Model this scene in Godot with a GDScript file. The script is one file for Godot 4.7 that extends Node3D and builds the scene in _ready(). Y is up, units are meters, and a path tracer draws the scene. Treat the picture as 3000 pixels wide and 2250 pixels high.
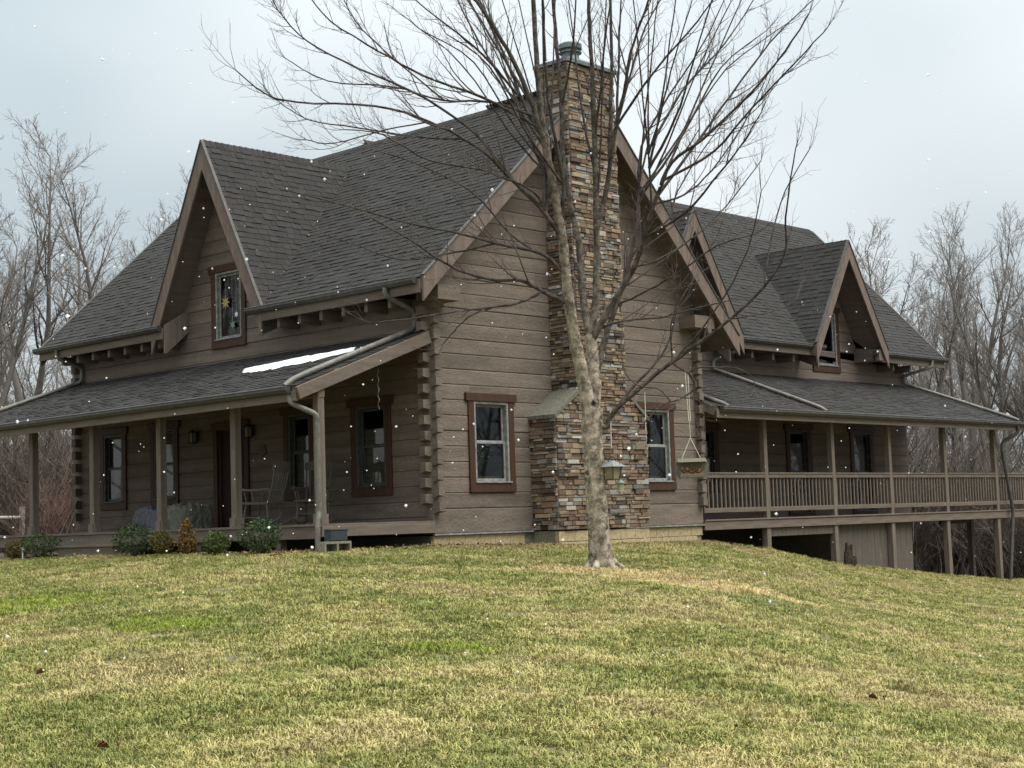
extends Node3D
# Log house on a lawn on an overcast, snowy winter day. World: x along the gable wall, y up, z = -d (d runs away along the porch wall).

const CAM := Vector3(-19.199, 0.112, 20.209)
const CR := Vector3(0.68998641, -0.03296489, 0.72307127)
const CU := Vector3(-0.04152266, 0.99551467, 0.08500835)
const CF := Vector3(0.72263035, 0.08867845, -0.6855228)
const FOC := 4646.9
const YAW := 0.812
var rng := RandomNumberGenerator.new()
var taken := {}
var M := {}
var T := {}

# ---------------------------------------------------------------- mesh builder
class MB:
	var v := PackedVector3Array()
	var n := PackedVector3Array()
	var c := PackedColorArray()
	var col := Color(1, 1, 1)
	func tri(a: Vector3, b: Vector3, d: Vector3, out: Vector3) -> void:
		var nn := (b - a).cross(d - a)
		if nn.length_squared() < 1e-16: return
		nn = nn.normalized()
		if nn.dot(out) > 0.0:
			v.append(a); v.append(d); v.append(b)
		else:
			v.append(a); v.append(b); v.append(d)
			nn = -nn
		for i in 3:
			n.append(nn); c.append(col)
	func poly(p: Array, out: Vector3) -> void:
		for i in range(1, p.size() - 1): tri(p[0], p[i], p[i + 1], out)
	func tri_s(a: Vector3, b: Vector3, d: Vector3, na: Vector3, nb: Vector3, nd: Vector3) -> void:
		if (b - a).cross(d - a).dot(na + nb + nd) > 0.0:
			v.append(a); v.append(d); v.append(b); n.append(na); n.append(nd); n.append(nb)
		else:
			v.append(a); v.append(b); v.append(d); n.append(na); n.append(nb); n.append(nd)
		for i in 3: c.append(col)
	# solid between two polygons with the same number of corners
	func loft(a: Array, b: Array) -> void:
		var k := a.size()
		var mid := Vector3.ZERO
		for i in k: mid += a[i] + b[i]
		mid /= 2.0 * k
		var ca := Vector3.ZERO
		var cb := Vector3.ZERO
		for i in k:
			ca += a[i] / k; cb += b[i] / k
		poly(a, ca - mid); poly(b, cb - mid)
		for i in k:
			var j := (i + 1) % k
			var f: Vector3 = (a[i] + a[j] + b[i] + b[j]) / 4.0
			var axis := (cb - ca)
			var o := f - mid
			if axis.length() > 1e-6:
				var ax := axis.normalized()
				o -= ax * o.dot(ax)
			poly([a[i], a[j], b[j], b[i]], o)
	func prism(p: Array, e: Vector3) -> void:
		var q := []
		for a in p: q.append(a + e)
		loft(p, q)
	# bar from a to b, w across, h along up, chamfered edges
	func bar(a: Vector3, b: Vector3, up: Vector3, w: float, h: float, ch := 0.006) -> void:
		var ax := (b - a).normalized()
		var sd := ax.cross(up).normalized()
		var u := sd.cross(ax).normalized()
		var hw := w / 2; var hh := h / 2
		var p := []
		var q := []
		for k in [[hw - ch, hh], [hw, hh - ch], [hw, -hh + ch], [hw - ch, -hh], [-hw + ch, -hh], [-hw, -hh + ch], [-hw, hh - ch], [-hw + ch, hh]]:
			var o: Vector3 = sd * k[0] + u * k[1]
			p.append(a + o); q.append(b + o)
		loft(p, q)
	func box(a: Vector3, b: Vector3) -> void:
		var lo := a.min(b); var hi := a.max(b)
		loft([lo, Vector3(hi.x, lo.y, lo.z), Vector3(hi.x, lo.y, hi.z), Vector3(lo.x, lo.y, hi.z)], [Vector3(lo.x, hi.y, lo.z), Vector3(hi.x, hi.y, lo.z), hi, Vector3(lo.x, hi.y, hi.z)])
	func tube(p: Array, r: Array, sides := 5, cap := true, cols := []) -> void:
		var k := p.size()
		var rings := []
		var nrm := []
		var sd := Vector3.ZERO
		for i in k:
			var t: Vector3 = (p[mini(i + 1, k - 1)] - p[maxi(i - 1, 0)])
			t = t.normalized() if t.length() > 1e-9 else Vector3.UP
			if sd == Vector3.ZERO: sd = t.cross(Vector3(0.31, 0.17, 0.93) if absf(t.y) > 0.9 else Vector3.UP)
			sd = (sd - t * sd.dot(t)).normalized()
			var u := t.cross(sd)
			var ring := []
			var rn := []
			for s in sides:
				var a := TAU * s / sides
				var o := sd * cos(a) + u * sin(a)
				rn.append(o); ring.append(p[i] + o * r[i])
			rings.append(ring); nrm.append(rn)
		for i in k - 1:
			if cols.size() > 0: col = cols[i]
			for s in sides:
				var s2 := (s + 1) % sides
				tri_s(rings[i][s], rings[i + 1][s], rings[i + 1][s2], nrm[i][s], nrm[i + 1][s], nrm[i + 1][s2])
				tri_s(rings[i][s], rings[i + 1][s2], rings[i][s2], nrm[i][s], nrm[i + 1][s2], nrm[i][s2])
		if cap:
			poly(rings[0], p[0] - p[1]); poly(rings[k - 1], p[k - 1] - p[k - 2])
	# surface of revolution, profile [[radius, height], ...]
	func lathe(o: Vector3, prof: Array, sides := 16) -> void:
		for i in prof.size() - 1:
			for s in sides:
				var a := TAU * s / sides; var b := TAU * (s + 1) / sides
				var r0: float = prof[i][0]; var r1: float = prof[i + 1][0]
				var y0: float = prof[i][1]; var y1: float = prof[i + 1][1]
				var nn := Vector3(cos((a + b) / 2) * (y1 - y0), r0 - r1, sin((a + b) / 2) * (y1 - y0))
				poly([o + Vector3(cos(a) * r0, y0, sin(a) * r0), o + Vector3(cos(b) * r0, y0, sin(b) * r0), o + Vector3(cos(b) * r1, y1, sin(b) * r1), o + Vector3(cos(a) * r1, y1, sin(a) * r1)], nn)
	func mesh() -> ArrayMesh:
		var m := ArrayMesh.new()
		var arr := []
		arr.resize(Mesh.ARRAY_MAX)
		arr[Mesh.ARRAY_VERTEX] = v; arr[Mesh.ARRAY_NORMAL] = n; arr[Mesh.ARRAY_COLOR] = c
		m.add_surface_from_arrays(Mesh.PRIMITIVE_TRIANGLES, arr)
		return m

# ---------------------------------------------------------------- scene helpers
func P(x: float, y: float, d: float) -> Vector3: return Vector3(x, y, -d)
func ray(u: float, v: float) -> Vector3: return CF + CR * ((u - 1500.0) / FOC) + CU * ((1125.0 - v) / FOC)
func px(u: float, v: float, r: float) -> Vector3: return CAM + ray(u, v) * r
func numbered(called: String) -> String:
	if not taken.has(called):
		taken[called] = 0
		return called
	taken[called] += 1
	return "%s_%03d" % [called, taken[called]]
func tag(o: Node3D, label: String, category: String, group := "", kind := "") -> Node3D:
	if label: o.set_meta("label", label)
	if category: o.set_meta("category", category)
	if group: o.set_meta("group", group)
	if kind: o.set_meta("kind", kind)
	return o
func thing(called: String, at: Vector3, label: String, category: String, group := "") -> Node3D:
	var o := Node3D.new()
	o.name = numbered(called); add_child(o); o.position = at
	return tag(o, label, category, group)
func node(parent: Node3D, called: String) -> Node3D:
	var o := Node3D.new()
	o.name = called; parent.add_child(o, true)
	return o
func part(parent: Node3D, called: String, b: MB, m: Material, kind := "") -> MeshInstance3D:
	var o := MeshInstance3D.new()
	o.mesh = b.mesh(); o.material_override = m
	o.name = numbered(called) if parent == self else called
	parent.add_child(o, true)
	if kind: o.set_meta("kind", kind)
	return o
func inst(parent: Node3D, called: String, mesh: Mesh, m: Material, tr: Transform3D) -> MeshInstance3D:
	var o := MeshInstance3D.new()
	o.mesh = mesh; o.material_override = m; o.transform = tr
	o.name = called
	parent.add_child(o, true)
	return o
func rf(a: float, b: float) -> float: return rng.randf_range(a, b)

# ---------------------------------------------------------------- textures and materials
func noise_image(seed_: int, freq: float, w: int, h: int, octaves := 4, type := FastNoiseLite.TYPE_SIMPLEX_SMOOTH) -> Image:
	var f := FastNoiseLite.new()
	f.seed = seed_; f.frequency = freq; f.noise_type = type; f.fractal_octaves = octaves
	var im := f.get_seamless_image(w, h)
	im.convert(Image.FORMAT_L8)
	return im
# grey texture lo..hi mixed from two noise images
func grey(a: Image, b: Image, lo: float, hi: float, wa: float, size := 512, gamma := 1.0) -> ImageTexture:
	a.resize(size, size, Image.INTERPOLATE_CUBIC); b.resize(size, size, Image.INTERPOLATE_CUBIC)
	var da := a.get_data(); var db := b.get_data()
	var out := PackedByteArray()
	out.resize(size * size)
	for i in size * size:
		var x := (da[i] * wa + db[i] * (1.0 - wa)) / 255.0
		out[i] = int(clampf(lo + (hi - lo) * pow(x, gamma), 0, 1) * 255.0)
	return ImageTexture.create_from_image(Image.create_from_data(size, size, false, Image.FORMAT_L8, out))
func col8(r: int, g: int, b: int) -> Color: return Color(r / 255.0, g / 255.0, b / 255.0)
func mat(called: String, color: Color, rough: float, tex = null, scale := 1.0, relief := 0.0, vcol := false, bump = null) -> StandardMaterial3D:
	var m := StandardMaterial3D.new()
	m.resource_name = called
	m.albedo_color = color; m.roughness = rough; m.metallic_specular = 0.35
	if tex:
		m.albedo_texture = tex; m.uv1_triplanar = true; m.uv1_world_triplanar = true
		m.uv1_scale = Vector3.ONE * scale
	if relief > 0.0:
		m.heightmap_enabled = true; m.heightmap_texture = bump if bump else tex; m.heightmap_scale = relief
	m.vertex_color_use_as_albedo = vcol
	M[called] = m
	return m
func materials() -> void:
	T.wood_h = grey(noise_image(3, 0.02, 40, 512), noise_image(5, 0.03, 256, 256), 0.82, 1.04, 0.7)
	T.wood_v = grey(noise_image(8, 0.02, 512, 40), noise_image(9, 0.03, 256, 256), 0.82, 1.04, 0.7)
	T.hewn = grey(noise_image(12, 0.11, 180, 300, 3), noise_image(13, 0.05, 300, 120, 2), 0.0, 1.0, 0.6)
	T.grain = grey(noise_image(21, 0.35, 512, 512, 2), noise_image(22, 0.02, 512, 512, 3), 0.5, 1.1, 0.6)
	T.blotch = grey(noise_image(31, 0.015, 512, 512, 5), noise_image(32, 0.12, 512, 512, 3), 0.5, 1.1, 0.55)
	T.bark = grey(noise_image(41, 0.012, 512, 512, 5), noise_image(42, 0.05, 512, 400, 4), 0.05, 1.45, 0.6)
	mat("log", col8(112, 101, 91), 0.85, T.wood_h, 0.45, 1.0, false, T.hewn)
	mat("log_b", col8(106, 95, 86), 0.85, T.wood_h, 0.37, 1.0, false, T.hewn)
	mat("log_c", col8(117, 105, 95), 0.85, T.wood_h, 0.53, 1.0, false, T.hewn)
	mat("trim_h", col8(111, 100, 89), 0.75, T.wood_h, 0.9, 0.15)
	mat("trim_v", col8(113, 103, 92), 0.75, T.wood_v, 0.9, 0.15)
	mat("rake", col8(113, 99, 90), 0.75, T.wood_v, 0.7, 0.15)
	mat("soffit", col8(112, 101, 91), 0.85, T.wood_h, 0.9, 0.1)
	mat("panel", col8(95, 87, 79), 0.85, T.wood_v, 0.8, 0.2)
	mat("casing", col8(70, 48, 36), 0.6, T.wood_v, 0.9, 0.1)
	mat("vinyl", col8(155, 155, 150), 0.5, T.blotch, 0.8)
	mat("dark_frame", col8(84, 86, 84), 0.5, T.blotch, 0.8)
	mat("blind", col8(98, 95, 86), 0.9, T.wood_h, 1.5)
	mat("gutter", col8(91, 89, 84), 0.45, T.blotch, 0.6)
	mat("pipe", col8(132, 129, 120), 0.45, T.blotch, 0.6)
	mat("shingle", Color.WHITE, 0.95, T.grain, 3.0, 0.1, true)
	for i in 5:
		var l: float = [0.045, 0.051, 0.057, 0.048, 0.054][i]
		mat("shingle%d" % i, Color(l * 1.03, l * 0.985, l * 0.935).linear_to_srgb(), 0.95, T.grain, 3.0, 0.1)
	mat("stone", Color.WHITE, 0.9, T.blotch, 3.0, 0.5, true)
	mat("mortar", col8(64, 52, 41), 0.95, T.grain, 2.0)
	mat("slab", col8(122, 120, 108), 0.9, T.blotch, 1.6, 0.4)
	mat("block", col8(206, 187, 146), 0.9, T.grain, 1.3, 0.2)
	mat("cement", col8(155, 152, 132), 0.9, T.grain, 2.0, 0.2)
	mat("steel", col8(132, 141, 143), 0.45, T.blotch, 1.5)
	M.steel.metallic = 0.5
	mat("door", col8(46, 22, 19), 0.6, T.wood_v, 1.0, 0.1)
	mat("bark", Color.WHITE, 0.95, T.bark, 0.9, 0.8, true)
	mat("twig", Color.WHITE, 0.9, null, 1.0, 0.0, true)
	mat("wood_far", Color.WHITE, 0.95, null, 1.0, 0.0, true)
	mat("leaf", Color.WHITE, 0.7, null, 1.0, 0.0, true)
	M.leaf.backlight = Color(0.25, 0.25, 0.12)
	mat("grass", Color.WHITE, 0.75, null, 1.0, 0.0, true)
	M.grass.backlight = Color(0.3, 0.3, 0.15)
	mat("ground", Color.WHITE, 1.0, T.grain, 0.9, 2.0, true)
	mat("snow", col8(222, 226, 230), 0.7, T.blotch, 1.0)
	M.snow.albedo_texture = null
	mat("flake", Color(0.96, 0.97, 0.98, 0.45), 1.0)
	M.flake.transparency = BaseMaterial3D.TRANSPARENCY_ALPHA
	mat("weathered", col8(155, 152, 141), 0.9, T.wood_h, 2.0, 0.2)
	mat("chair", col8(112, 108, 98), 0.7, T.wood_v, 2.0, 0.1)
	mat("chair_dark", col8(84, 81, 75), 0.7, T.wood_v, 2.0, 0.1)
	mat("cover_blue", col8(118, 120, 129), 0.9, T.blotch, 1.2, 0.3)
	mat("cover_olive", col8(132, 132, 120), 0.9, T.blotch, 1.2, 0.3)
	mat("rope", col8(206, 200, 188), 0.9)
	mat("cord", col8(34, 32, 31), 0.8)
	mat("copper_roof", col8(147, 157, 157), 0.5, T.blotch, 4.0)
	mat("brass", col8(106, 95, 73), 0.6, T.blotch, 4.0)
	mat("amber", col8(141, 134, 106), 0.3)
	mat("moss_wood", col8(126, 123, 106), 0.95, T.blotch, 4.0, 0.3)
	mat("slate_box", col8(68, 77, 82), 0.6, T.blotch, 3.0, 0.3)
	mat("white_plastic", col8(222, 222, 216), 0.5)
	mat("brown_leaf", col8(86, 50, 31), 0.8)
	mat("star_gold", col8(155, 138, 84), 0.5)
	mat("star_green", col8(106, 132, 113), 0.5)
	mat("pot", col8(155, 102, 54), 0.8)
	mat("drift", col8(73, 61, 50), 0.95, T.bark, 3.0, 0.6)
	mat("interior", col8(61, 54, 47), 0.95)
	var g := StandardMaterial3D.new()
	g.metallic_specular = 0.5; g.albedo_color = Color(0.04, 0.055, 0.055, 0.25); g.transparency = BaseMaterial3D.TRANSPARENCY_ALPHA; g.roughness = 0.02
	M.glass = g

# ---------------------------------------------------------------- terrain
const GT := [[-0.7, 33.0, -0.25], [-0.3687, 33.7, -0.25], [-0.324, 31.6, -0.24], [-0.273, 29.6, -0.2], [-0.2143, 27.5, -0.21], [-0.132, 25.5, -0.22], [-0.047, 27.7, -0.2], [0.0319, 29.03, -0.3], [0.0898, 31.0, -0.33], [0.1219, 33.4, -0.37], [0.1581, 35.2, -0.62], [0.1997, 37.2, -1.03], [0.2372, 39.2, -1.29], [0.2711, 41.1, -1.55], [0.3041, 43.2, -1.8], [0.7, 60.0, -3.0]]
var gn := FastNoiseLite.new()
func ground(x: float, z: float) -> float:
	var rx := x - CAM.x; var rd := -z + CAM.z
	var f := rx * sin(YAW) + rd * cos(YAW)
	var l := rx * cos(YAW) - rd * sin(YAW)
	if f < 0.5: return -1.5
	var u := clampf(l / f, -0.69, 0.69)
	var i := 0
	while i < GT.size() - 2 and u > GT[i + 1][0]: i += 1
	var k: float = (u - GT[i][0]) / (GT[i + 1][0] - GT[i][0])
	var fh := lerpf(GT[i][1], GT[i + 1][1], k)
	var yh := lerpf(GT[i][2], GT[i + 1][2], k)
	var t := f / fh
	var y := 0.0
	if t < 1.0: y = lerpf(-1.5, yh, t)
	else: y = maxf(yh - clampf((u - 0.1) * 0.25, 0.0, 0.05) * (f - fh), -4.5)
	var bump := gn.get_noise_2d(x * 1.0, z * 1.0) * 0.05
	return y + bump * smoothstep(0.99, 0.85, t) * smoothstep(6.0, 12.0, f)
func gp(x: float, d: float) -> Vector3: return Vector3(x, ground(x, -d), -d)
# the place where the ray through a pixel meets the lawn
func hit(u: float, v: float) -> Vector3:
	var q := ray(u, v)
	var r := 5.0
	while r < 60.0:
		var p := CAM + q * r
		if p.y < ground(p.x, p.z): return p
		r += 0.02
	return CAM + q * 60.0

func _ready() -> void:
	rng.seed = 7
	gn.seed = 4; gn.frequency = 0.35; gn.fractal_octaves = 3
	# ---- camera
	var cam := Camera3D.new()
	cam.name = "camera"
	cam.transform = Transform3D(Basis(CR, CU, -CF), CAM)
	cam.fov = rad_to_deg(2.0 * atan(1125.0 / FOC)); cam.far = 2000.0; cam.near = 0.1
	add_child(cam); cam.current = true
	# ---- sky, exposure
	var env := Environment.new()
	env.background_mode = Environment.BG_SKY
	env.tonemap_mode = Environment.TONE_MAPPER_LINEAR
	env.tonemap_exposure = 3.6
	env.sdfgi_enabled = true; env.ssao_enabled = true; env.ssil_enabled = true
	env.sky = make_sky()
	env.background_energy_multiplier = 1.0
	var we := WorldEnvironment.new()
	we.name = "world_environment"; we.environment = env
	add_child(we)
	# ---- light through the cloud
	var sun := DirectionalLight3D.new()
	sun.name = "sun"
	sun.light_energy = 0.5; sun.light_angular_distance = 60.0; sun.light_color = Color(1.0, 0.985, 0.96)
	sun.shadow_enabled = true
	add_child(sun)
	sun.look_at_from_position(Vector3(3, 30, 13), Vector3.ZERO)
	materials()
	build_ground()
	print("ground")
	build_house()
	print("house")
	build_front_tree()
	print("tree")
	build_things()
	print("things")
	build_woods()
	print("woods")
	build_grass()
	build_snow()

func make_sky() -> Sky:
	var f := FastNoiseLite.new()
	f.seed = 11; f.frequency = 1.25; f.fractal_octaves = 4; f.fractal_gain = 0.42
	var w := 768; var h := 384
	var im := Image.create(w, h, false, Image.FORMAT_RGBF)
	var lo := Color(0.126, 0.146, 0.157); var hi := Color(0.206, 0.219, 0.224)
	for y in h:
		var el := PI / 2 - PI * (y + 0.5) / h
		for x in w:
			var az := TAU * (x + 0.5) / w
			var p := Vector3(cos(el) * sin(az), sin(el) * 1.6, cos(el) * cos(az))
			var k := clampf(0.5 + 1.5 * f.get_noise_3dv(p), 0.0, 1.0)
			var c := lo.lerp(hi, k) * (1.0 + 1.4 * maxf(sin(el), 0.0))   # overcast skies brighten towards the zenith
			im.set_pixel(x, y, c)
	var s := Sky.new()
	var pm := PanoramaSkyMaterial.new()
	pm.panorama = ImageTexture.create_from_image(im)
	s.sky_material = pm
	return s

# ---------------------------------------------------------------- ground
var patch := FastNoiseLite.new()
var patch2 := FastNoiseLite.new()
var moss := []      # mossy spots: [x, z, radius]
var straw := []     # straw strip points
func build_ground() -> void:
	patch.seed = 17; patch.frequency = 0.42; patch.fractal_octaves = 4
	patch2.seed = 23; patch2.frequency = 1.7; patch2.fractal_octaves = 3
	for q in [[90, 1765, 0.9], [170, 1770, 0.7], [30, 1790, 0.7], [560, 1830, 0.5], [470, 1835, 0.5], [420, 1825, 0.4], [1310, 1900, 0.4]]:
		var p := hit(q[0], q[1])
		moss.append([p.x, p.z, q[2]])
	for q in [[1650, 1672], [1740, 1678], [1820, 1680], [1900, 1690], [1980, 1712], [2060, 1722], [2150, 1728], [2230, 1735]]:
		straw.append(hit(q[0], q[1]))
	var b := MB.new()
	var fs := []
	var ls := []
	var f := -30.0
	while f < 700.0:
		fs.append(f)
		f += 0.45 if (f > 6.0 and f < 46.0) else (2.0 if f < 100.0 else 40.0)
	var l := -420.0
	while l < 420.0:
		ls.append(l)
		l += 0.45 if absf(l) < 16.0 else (2.0 if absf(l) < 60.0 else 40.0)
	var s := sin(YAW); var k := cos(YAW)
	var pts := []
	var cols := []
	for a in fs:
		var row := []
		var rc := []
		for e in ls:
			var x: float = CAM.x + a * s + e * k
			var d: float = -CAM.z + a * k - e * s
			var p := Vector3(x, ground(x, -d), -d)
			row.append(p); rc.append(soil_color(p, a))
		pts.append(row); cols.append(rc)
	for i in fs.size() - 1:
		for j in ls.size() - 1:
			var n := Vector3.UP
			b.v.append_array([pts[i][j], pts[i + 1][j], pts[i + 1][j + 1], pts[i][j], pts[i + 1][j + 1], pts[i][j + 1]])
			b.n.append_array([n, n, n, n, n, n])
			b.c.append_array([cols[i][j], cols[i + 1][j], cols[i + 1][j + 1], cols[i][j], cols[i + 1][j + 1], cols[i][j + 1]])
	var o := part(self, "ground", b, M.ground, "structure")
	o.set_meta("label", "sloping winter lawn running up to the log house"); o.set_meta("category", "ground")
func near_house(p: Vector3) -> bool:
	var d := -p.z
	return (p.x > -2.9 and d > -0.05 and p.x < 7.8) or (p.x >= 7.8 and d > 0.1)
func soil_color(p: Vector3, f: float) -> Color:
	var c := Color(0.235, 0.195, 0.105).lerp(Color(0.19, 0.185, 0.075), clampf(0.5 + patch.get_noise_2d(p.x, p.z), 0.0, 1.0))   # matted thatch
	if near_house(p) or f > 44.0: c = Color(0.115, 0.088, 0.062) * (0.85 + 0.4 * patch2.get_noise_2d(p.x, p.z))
	c.a = 1
	return c
func grass_color(p: Vector3, r: float) -> Color:
	var a := patch.get_noise_2d(p.x, p.z)
	var e := patch2.get_noise_2d(p.x * 0.9, p.z * 0.9)
	var straw_c := Color(0.52, 0.44, 0.205)
	var olive := Color(0.38, 0.36, 0.125)
	var green := Color(0.20, 0.225, 0.06)
	var brown := Color(0.215, 0.155, 0.095)
	# dry to green, by patches of the sward
	var rx := p.x - CAM.x; var rd := -p.z + CAM.z
	var lat := (rx * cos(YAW) - rd * sin(YAW)) / maxf(rx * sin(YAW) + rd * cos(YAW), 1.0)
	var k := 0.56 + a * 0.85 + e * 0.4 + (r - 0.5) * 0.85 - clampf(lat, -0.3, 0.3) * 0.35
	var c := straw_c.lerp(olive, smoothstep(0.1, 0.45, k)).lerp(green, smoothstep(0.5, 0.95, k))
	var bk := smoothstep(0.28, 0.5, -a + e * 0.6 + clampf(lat, 0.0, 0.3) * 0.4)
	c = c.lerp(brown, bk * 0.3)
	# dead leaves and thin turf along the foundation, a strip about a metre wide
	var d := -p.z
	if p.x > -0.6 and p.x < 9.0:
		var q: float = smoothstep(-1.9, -0.5, d + e * 0.9)
		c = c.lerp(Color(0.27, 0.205, 0.115) if r < 0.7 else Color(0.38, 0.29, 0.15), q * 0.75)
	for m in moss:
		var q: float = Vector2(p.x - m[0], p.z - m[1]).length() / m[2] + e * 0.6
		if q < 1.0: c = c.lerp(Color(0.24, 0.30, 0.035), 0.8 * smoothstep(1.0, 0.6, q))
	for m in straw:
		var q: float = Vector2(p.x - m.x, p.z - m.z).length() / 0.85 + e * 0.6
		if q < 1.0: c = c.lerp(Color(0.66, 0.52, 0.26), 0.95 * smoothstep(1.0, 0.5, q))
	for m in straw:
		if m.x > straw[2].x:
			var q: float = Vector2(p.x - m.x + 0.9, p.z - m.z - 1.0).length() / 0.7 + e * 0.7
			if q < 1.0: c = c.lerp(Color(0.15, 0.20, 0.055), 0.6 * smoothstep(1.0, 0.6, q))
	return c * 0.92
func blade_tuft(sd: int, blades: int, spread: float, h: float) -> ArrayMesh:
	var b := MB.new()
	var r2 := RandomNumberGenerator.new()
	r2.seed = sd
	for i in blades:
		var a := r2.randf() * TAU
		var o := Vector3(cos(a), 0, sin(a)) * sqrt(r2.randf()) * spread
		var lean := r2.randf() * TAU
		var ln := Vector3(cos(lean), 0, sin(lean))
		var hh := h * r2.randf_range(0.5, 1.15)
		var bend := hh * r2.randf_range(0.25, 1.3)
		var w := r2.randf_range(0.0022, 0.0046)
		var sdv := ln.cross(Vector3.UP).rotated(Vector3.UP, r2.randf_range(-0.8, 0.8)) * w
		var g := r2.randf_range(0.72, 1.25)
		b.col = Color(g, g * r2.randf_range(0.94, 1.05), g * r2.randf_range(0.85, 1.05))
		var m := o + ln * bend * 0.35 + Vector3.UP * hh * 0.62
		var t := o + ln * bend + Vector3.UP * hh * r2.randf_range(0.55, 1.0)
		b.poly([o - sdv, o + sdv, m + sdv * 0.8, m - sdv * 0.8], Vector3.UP - ln * 0.5)
		b.tri(m - sdv * 0.8, m + sdv * 0.8, t, Vector3.UP - ln * 0.5)
	return b.mesh()
func build_grass() -> void:
	var s := sin(YAW); var k := cos(YAW)
	var sets := [[], [], []]
	var tries := 0
	var f := 6.8
	while f < 45.0:
		# strips of growing depth; density falls with distance
		var df := 0.25
		var half := f * 0.345 + 0.8
		var dens := clampf(400.0 * pow(11.0 / f, 1.1), 120.0, 470.0)
		var cnt := int(df * 2.0 * half * dens)
		for i in cnt:
			var ff := f + rng.randf() * df
			var l := rf(-half, half)
			var x := CAM.x + ff * s + l * k
			var d := -CAM.z + ff * k - l * s
			var p := Vector3(x, 0, -d)
			if near_house(p): continue
			if p.x > -3.4 and p.x < -2.6 and d > -0.6 and rng.randf() < 0.8: continue
			p.y = ground(x, -d)
			var thin := patch2.get_noise_2d(x * 0.6 + 50.0, d * 0.6)
			if thin < -0.42 and rng.randf() < 0.75: continue
			var c := grass_color(p, rng.randf())
			var sc := rf(0.75, 1.25) * (1.0 + 0.35 * patch.get_noise_2d(x + 90.0, d))
			var hs := sc * (1.0 if thin > -0.3 else 0.7)
			var bs := Basis(Vector3.UP, rng.randf() * TAU).scaled(Vector3(sc, hs, sc))
			sets[rng.randi() % 3].append([Transform3D(bs, p), c])
		f += df
	var o := Node3D.new()
	o.name = "grass"; add_child(o)
	tag(o, "patchy winter grass, straw and green, covering the lawn", "grass", "", "stuff")
	for i in 3:
		var mm := MultiMesh.new()
		mm.transform_format = MultiMesh.TRANSFORM_3D; mm.use_colors = true
		mm.mesh = blade_tuft(50 + i, 19, 0.06, [0.046, 0.038, 0.056][i])
		mm.instance_count = sets[i].size()
		for j in sets[i].size():
			mm.set_instance_transform(j, sets[i][j][0]); mm.set_instance_color(j, sets[i][j][1])
		var mi := MultiMeshInstance3D.new()
		mi.name = "grass_tufts"; mi.multimesh = mm; mi.material_override = M.grass
		mi.set_meta("kind", "stuff")
		o.add_child(mi, true)
	print("grass tufts ", sets[0].size() + sets[1].size() + sets[2].size())
func build_snow() -> void:
	# big flakes drifting between the camera and the house
	var b := MB.new()
	for i in 700:
		var r := rf(5.0, 19.0)
		var p := px(rf(-100, 3100), rf(-100, 2000), r)
		var s := (0.003 + 0.0065 * pow(rng.randf(), 2.5)) * (1.0 if r > 7 else 0.9)
		var ring := []
		var a0 := rng.randf() * TAU
		var st := Vector3(rf(-0.4, 0.4), 0, rf(-0.4, 0.4))
		for q in 7: ring.append(p + Vector3(cos(a0 + q * TAU / 7), rf(-0.3, 0.3), sin(a0 + q * TAU / 7)) * s * rf(0.8, 1.2))
		for q in 7:
			b.tri(p + (Vector3.UP + st) * s, ring[q], ring[(q + 1) % 7], ring[q] - p + Vector3.UP * s)
			b.tri(p - (Vector3.UP - st) * s, ring[q], ring[(q + 1) % 7], ring[q] - p - Vector3.UP * s)
	var o := part(self, "falling_snow", b, M.flake, "stuff")
	tag(o, "white snowflakes drifting in the air before the house", "snow")

# ---------------------------------------------------------------- the log house
const W := 7.81
const SD := 11.6
const WD := 2.6
const WX := 21.0
const XA := 4.1
const YR := 8.72
var house: Node3D
var shingles_left := 300
var wedge: ArrayMesh
var wedge_no := 0

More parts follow.
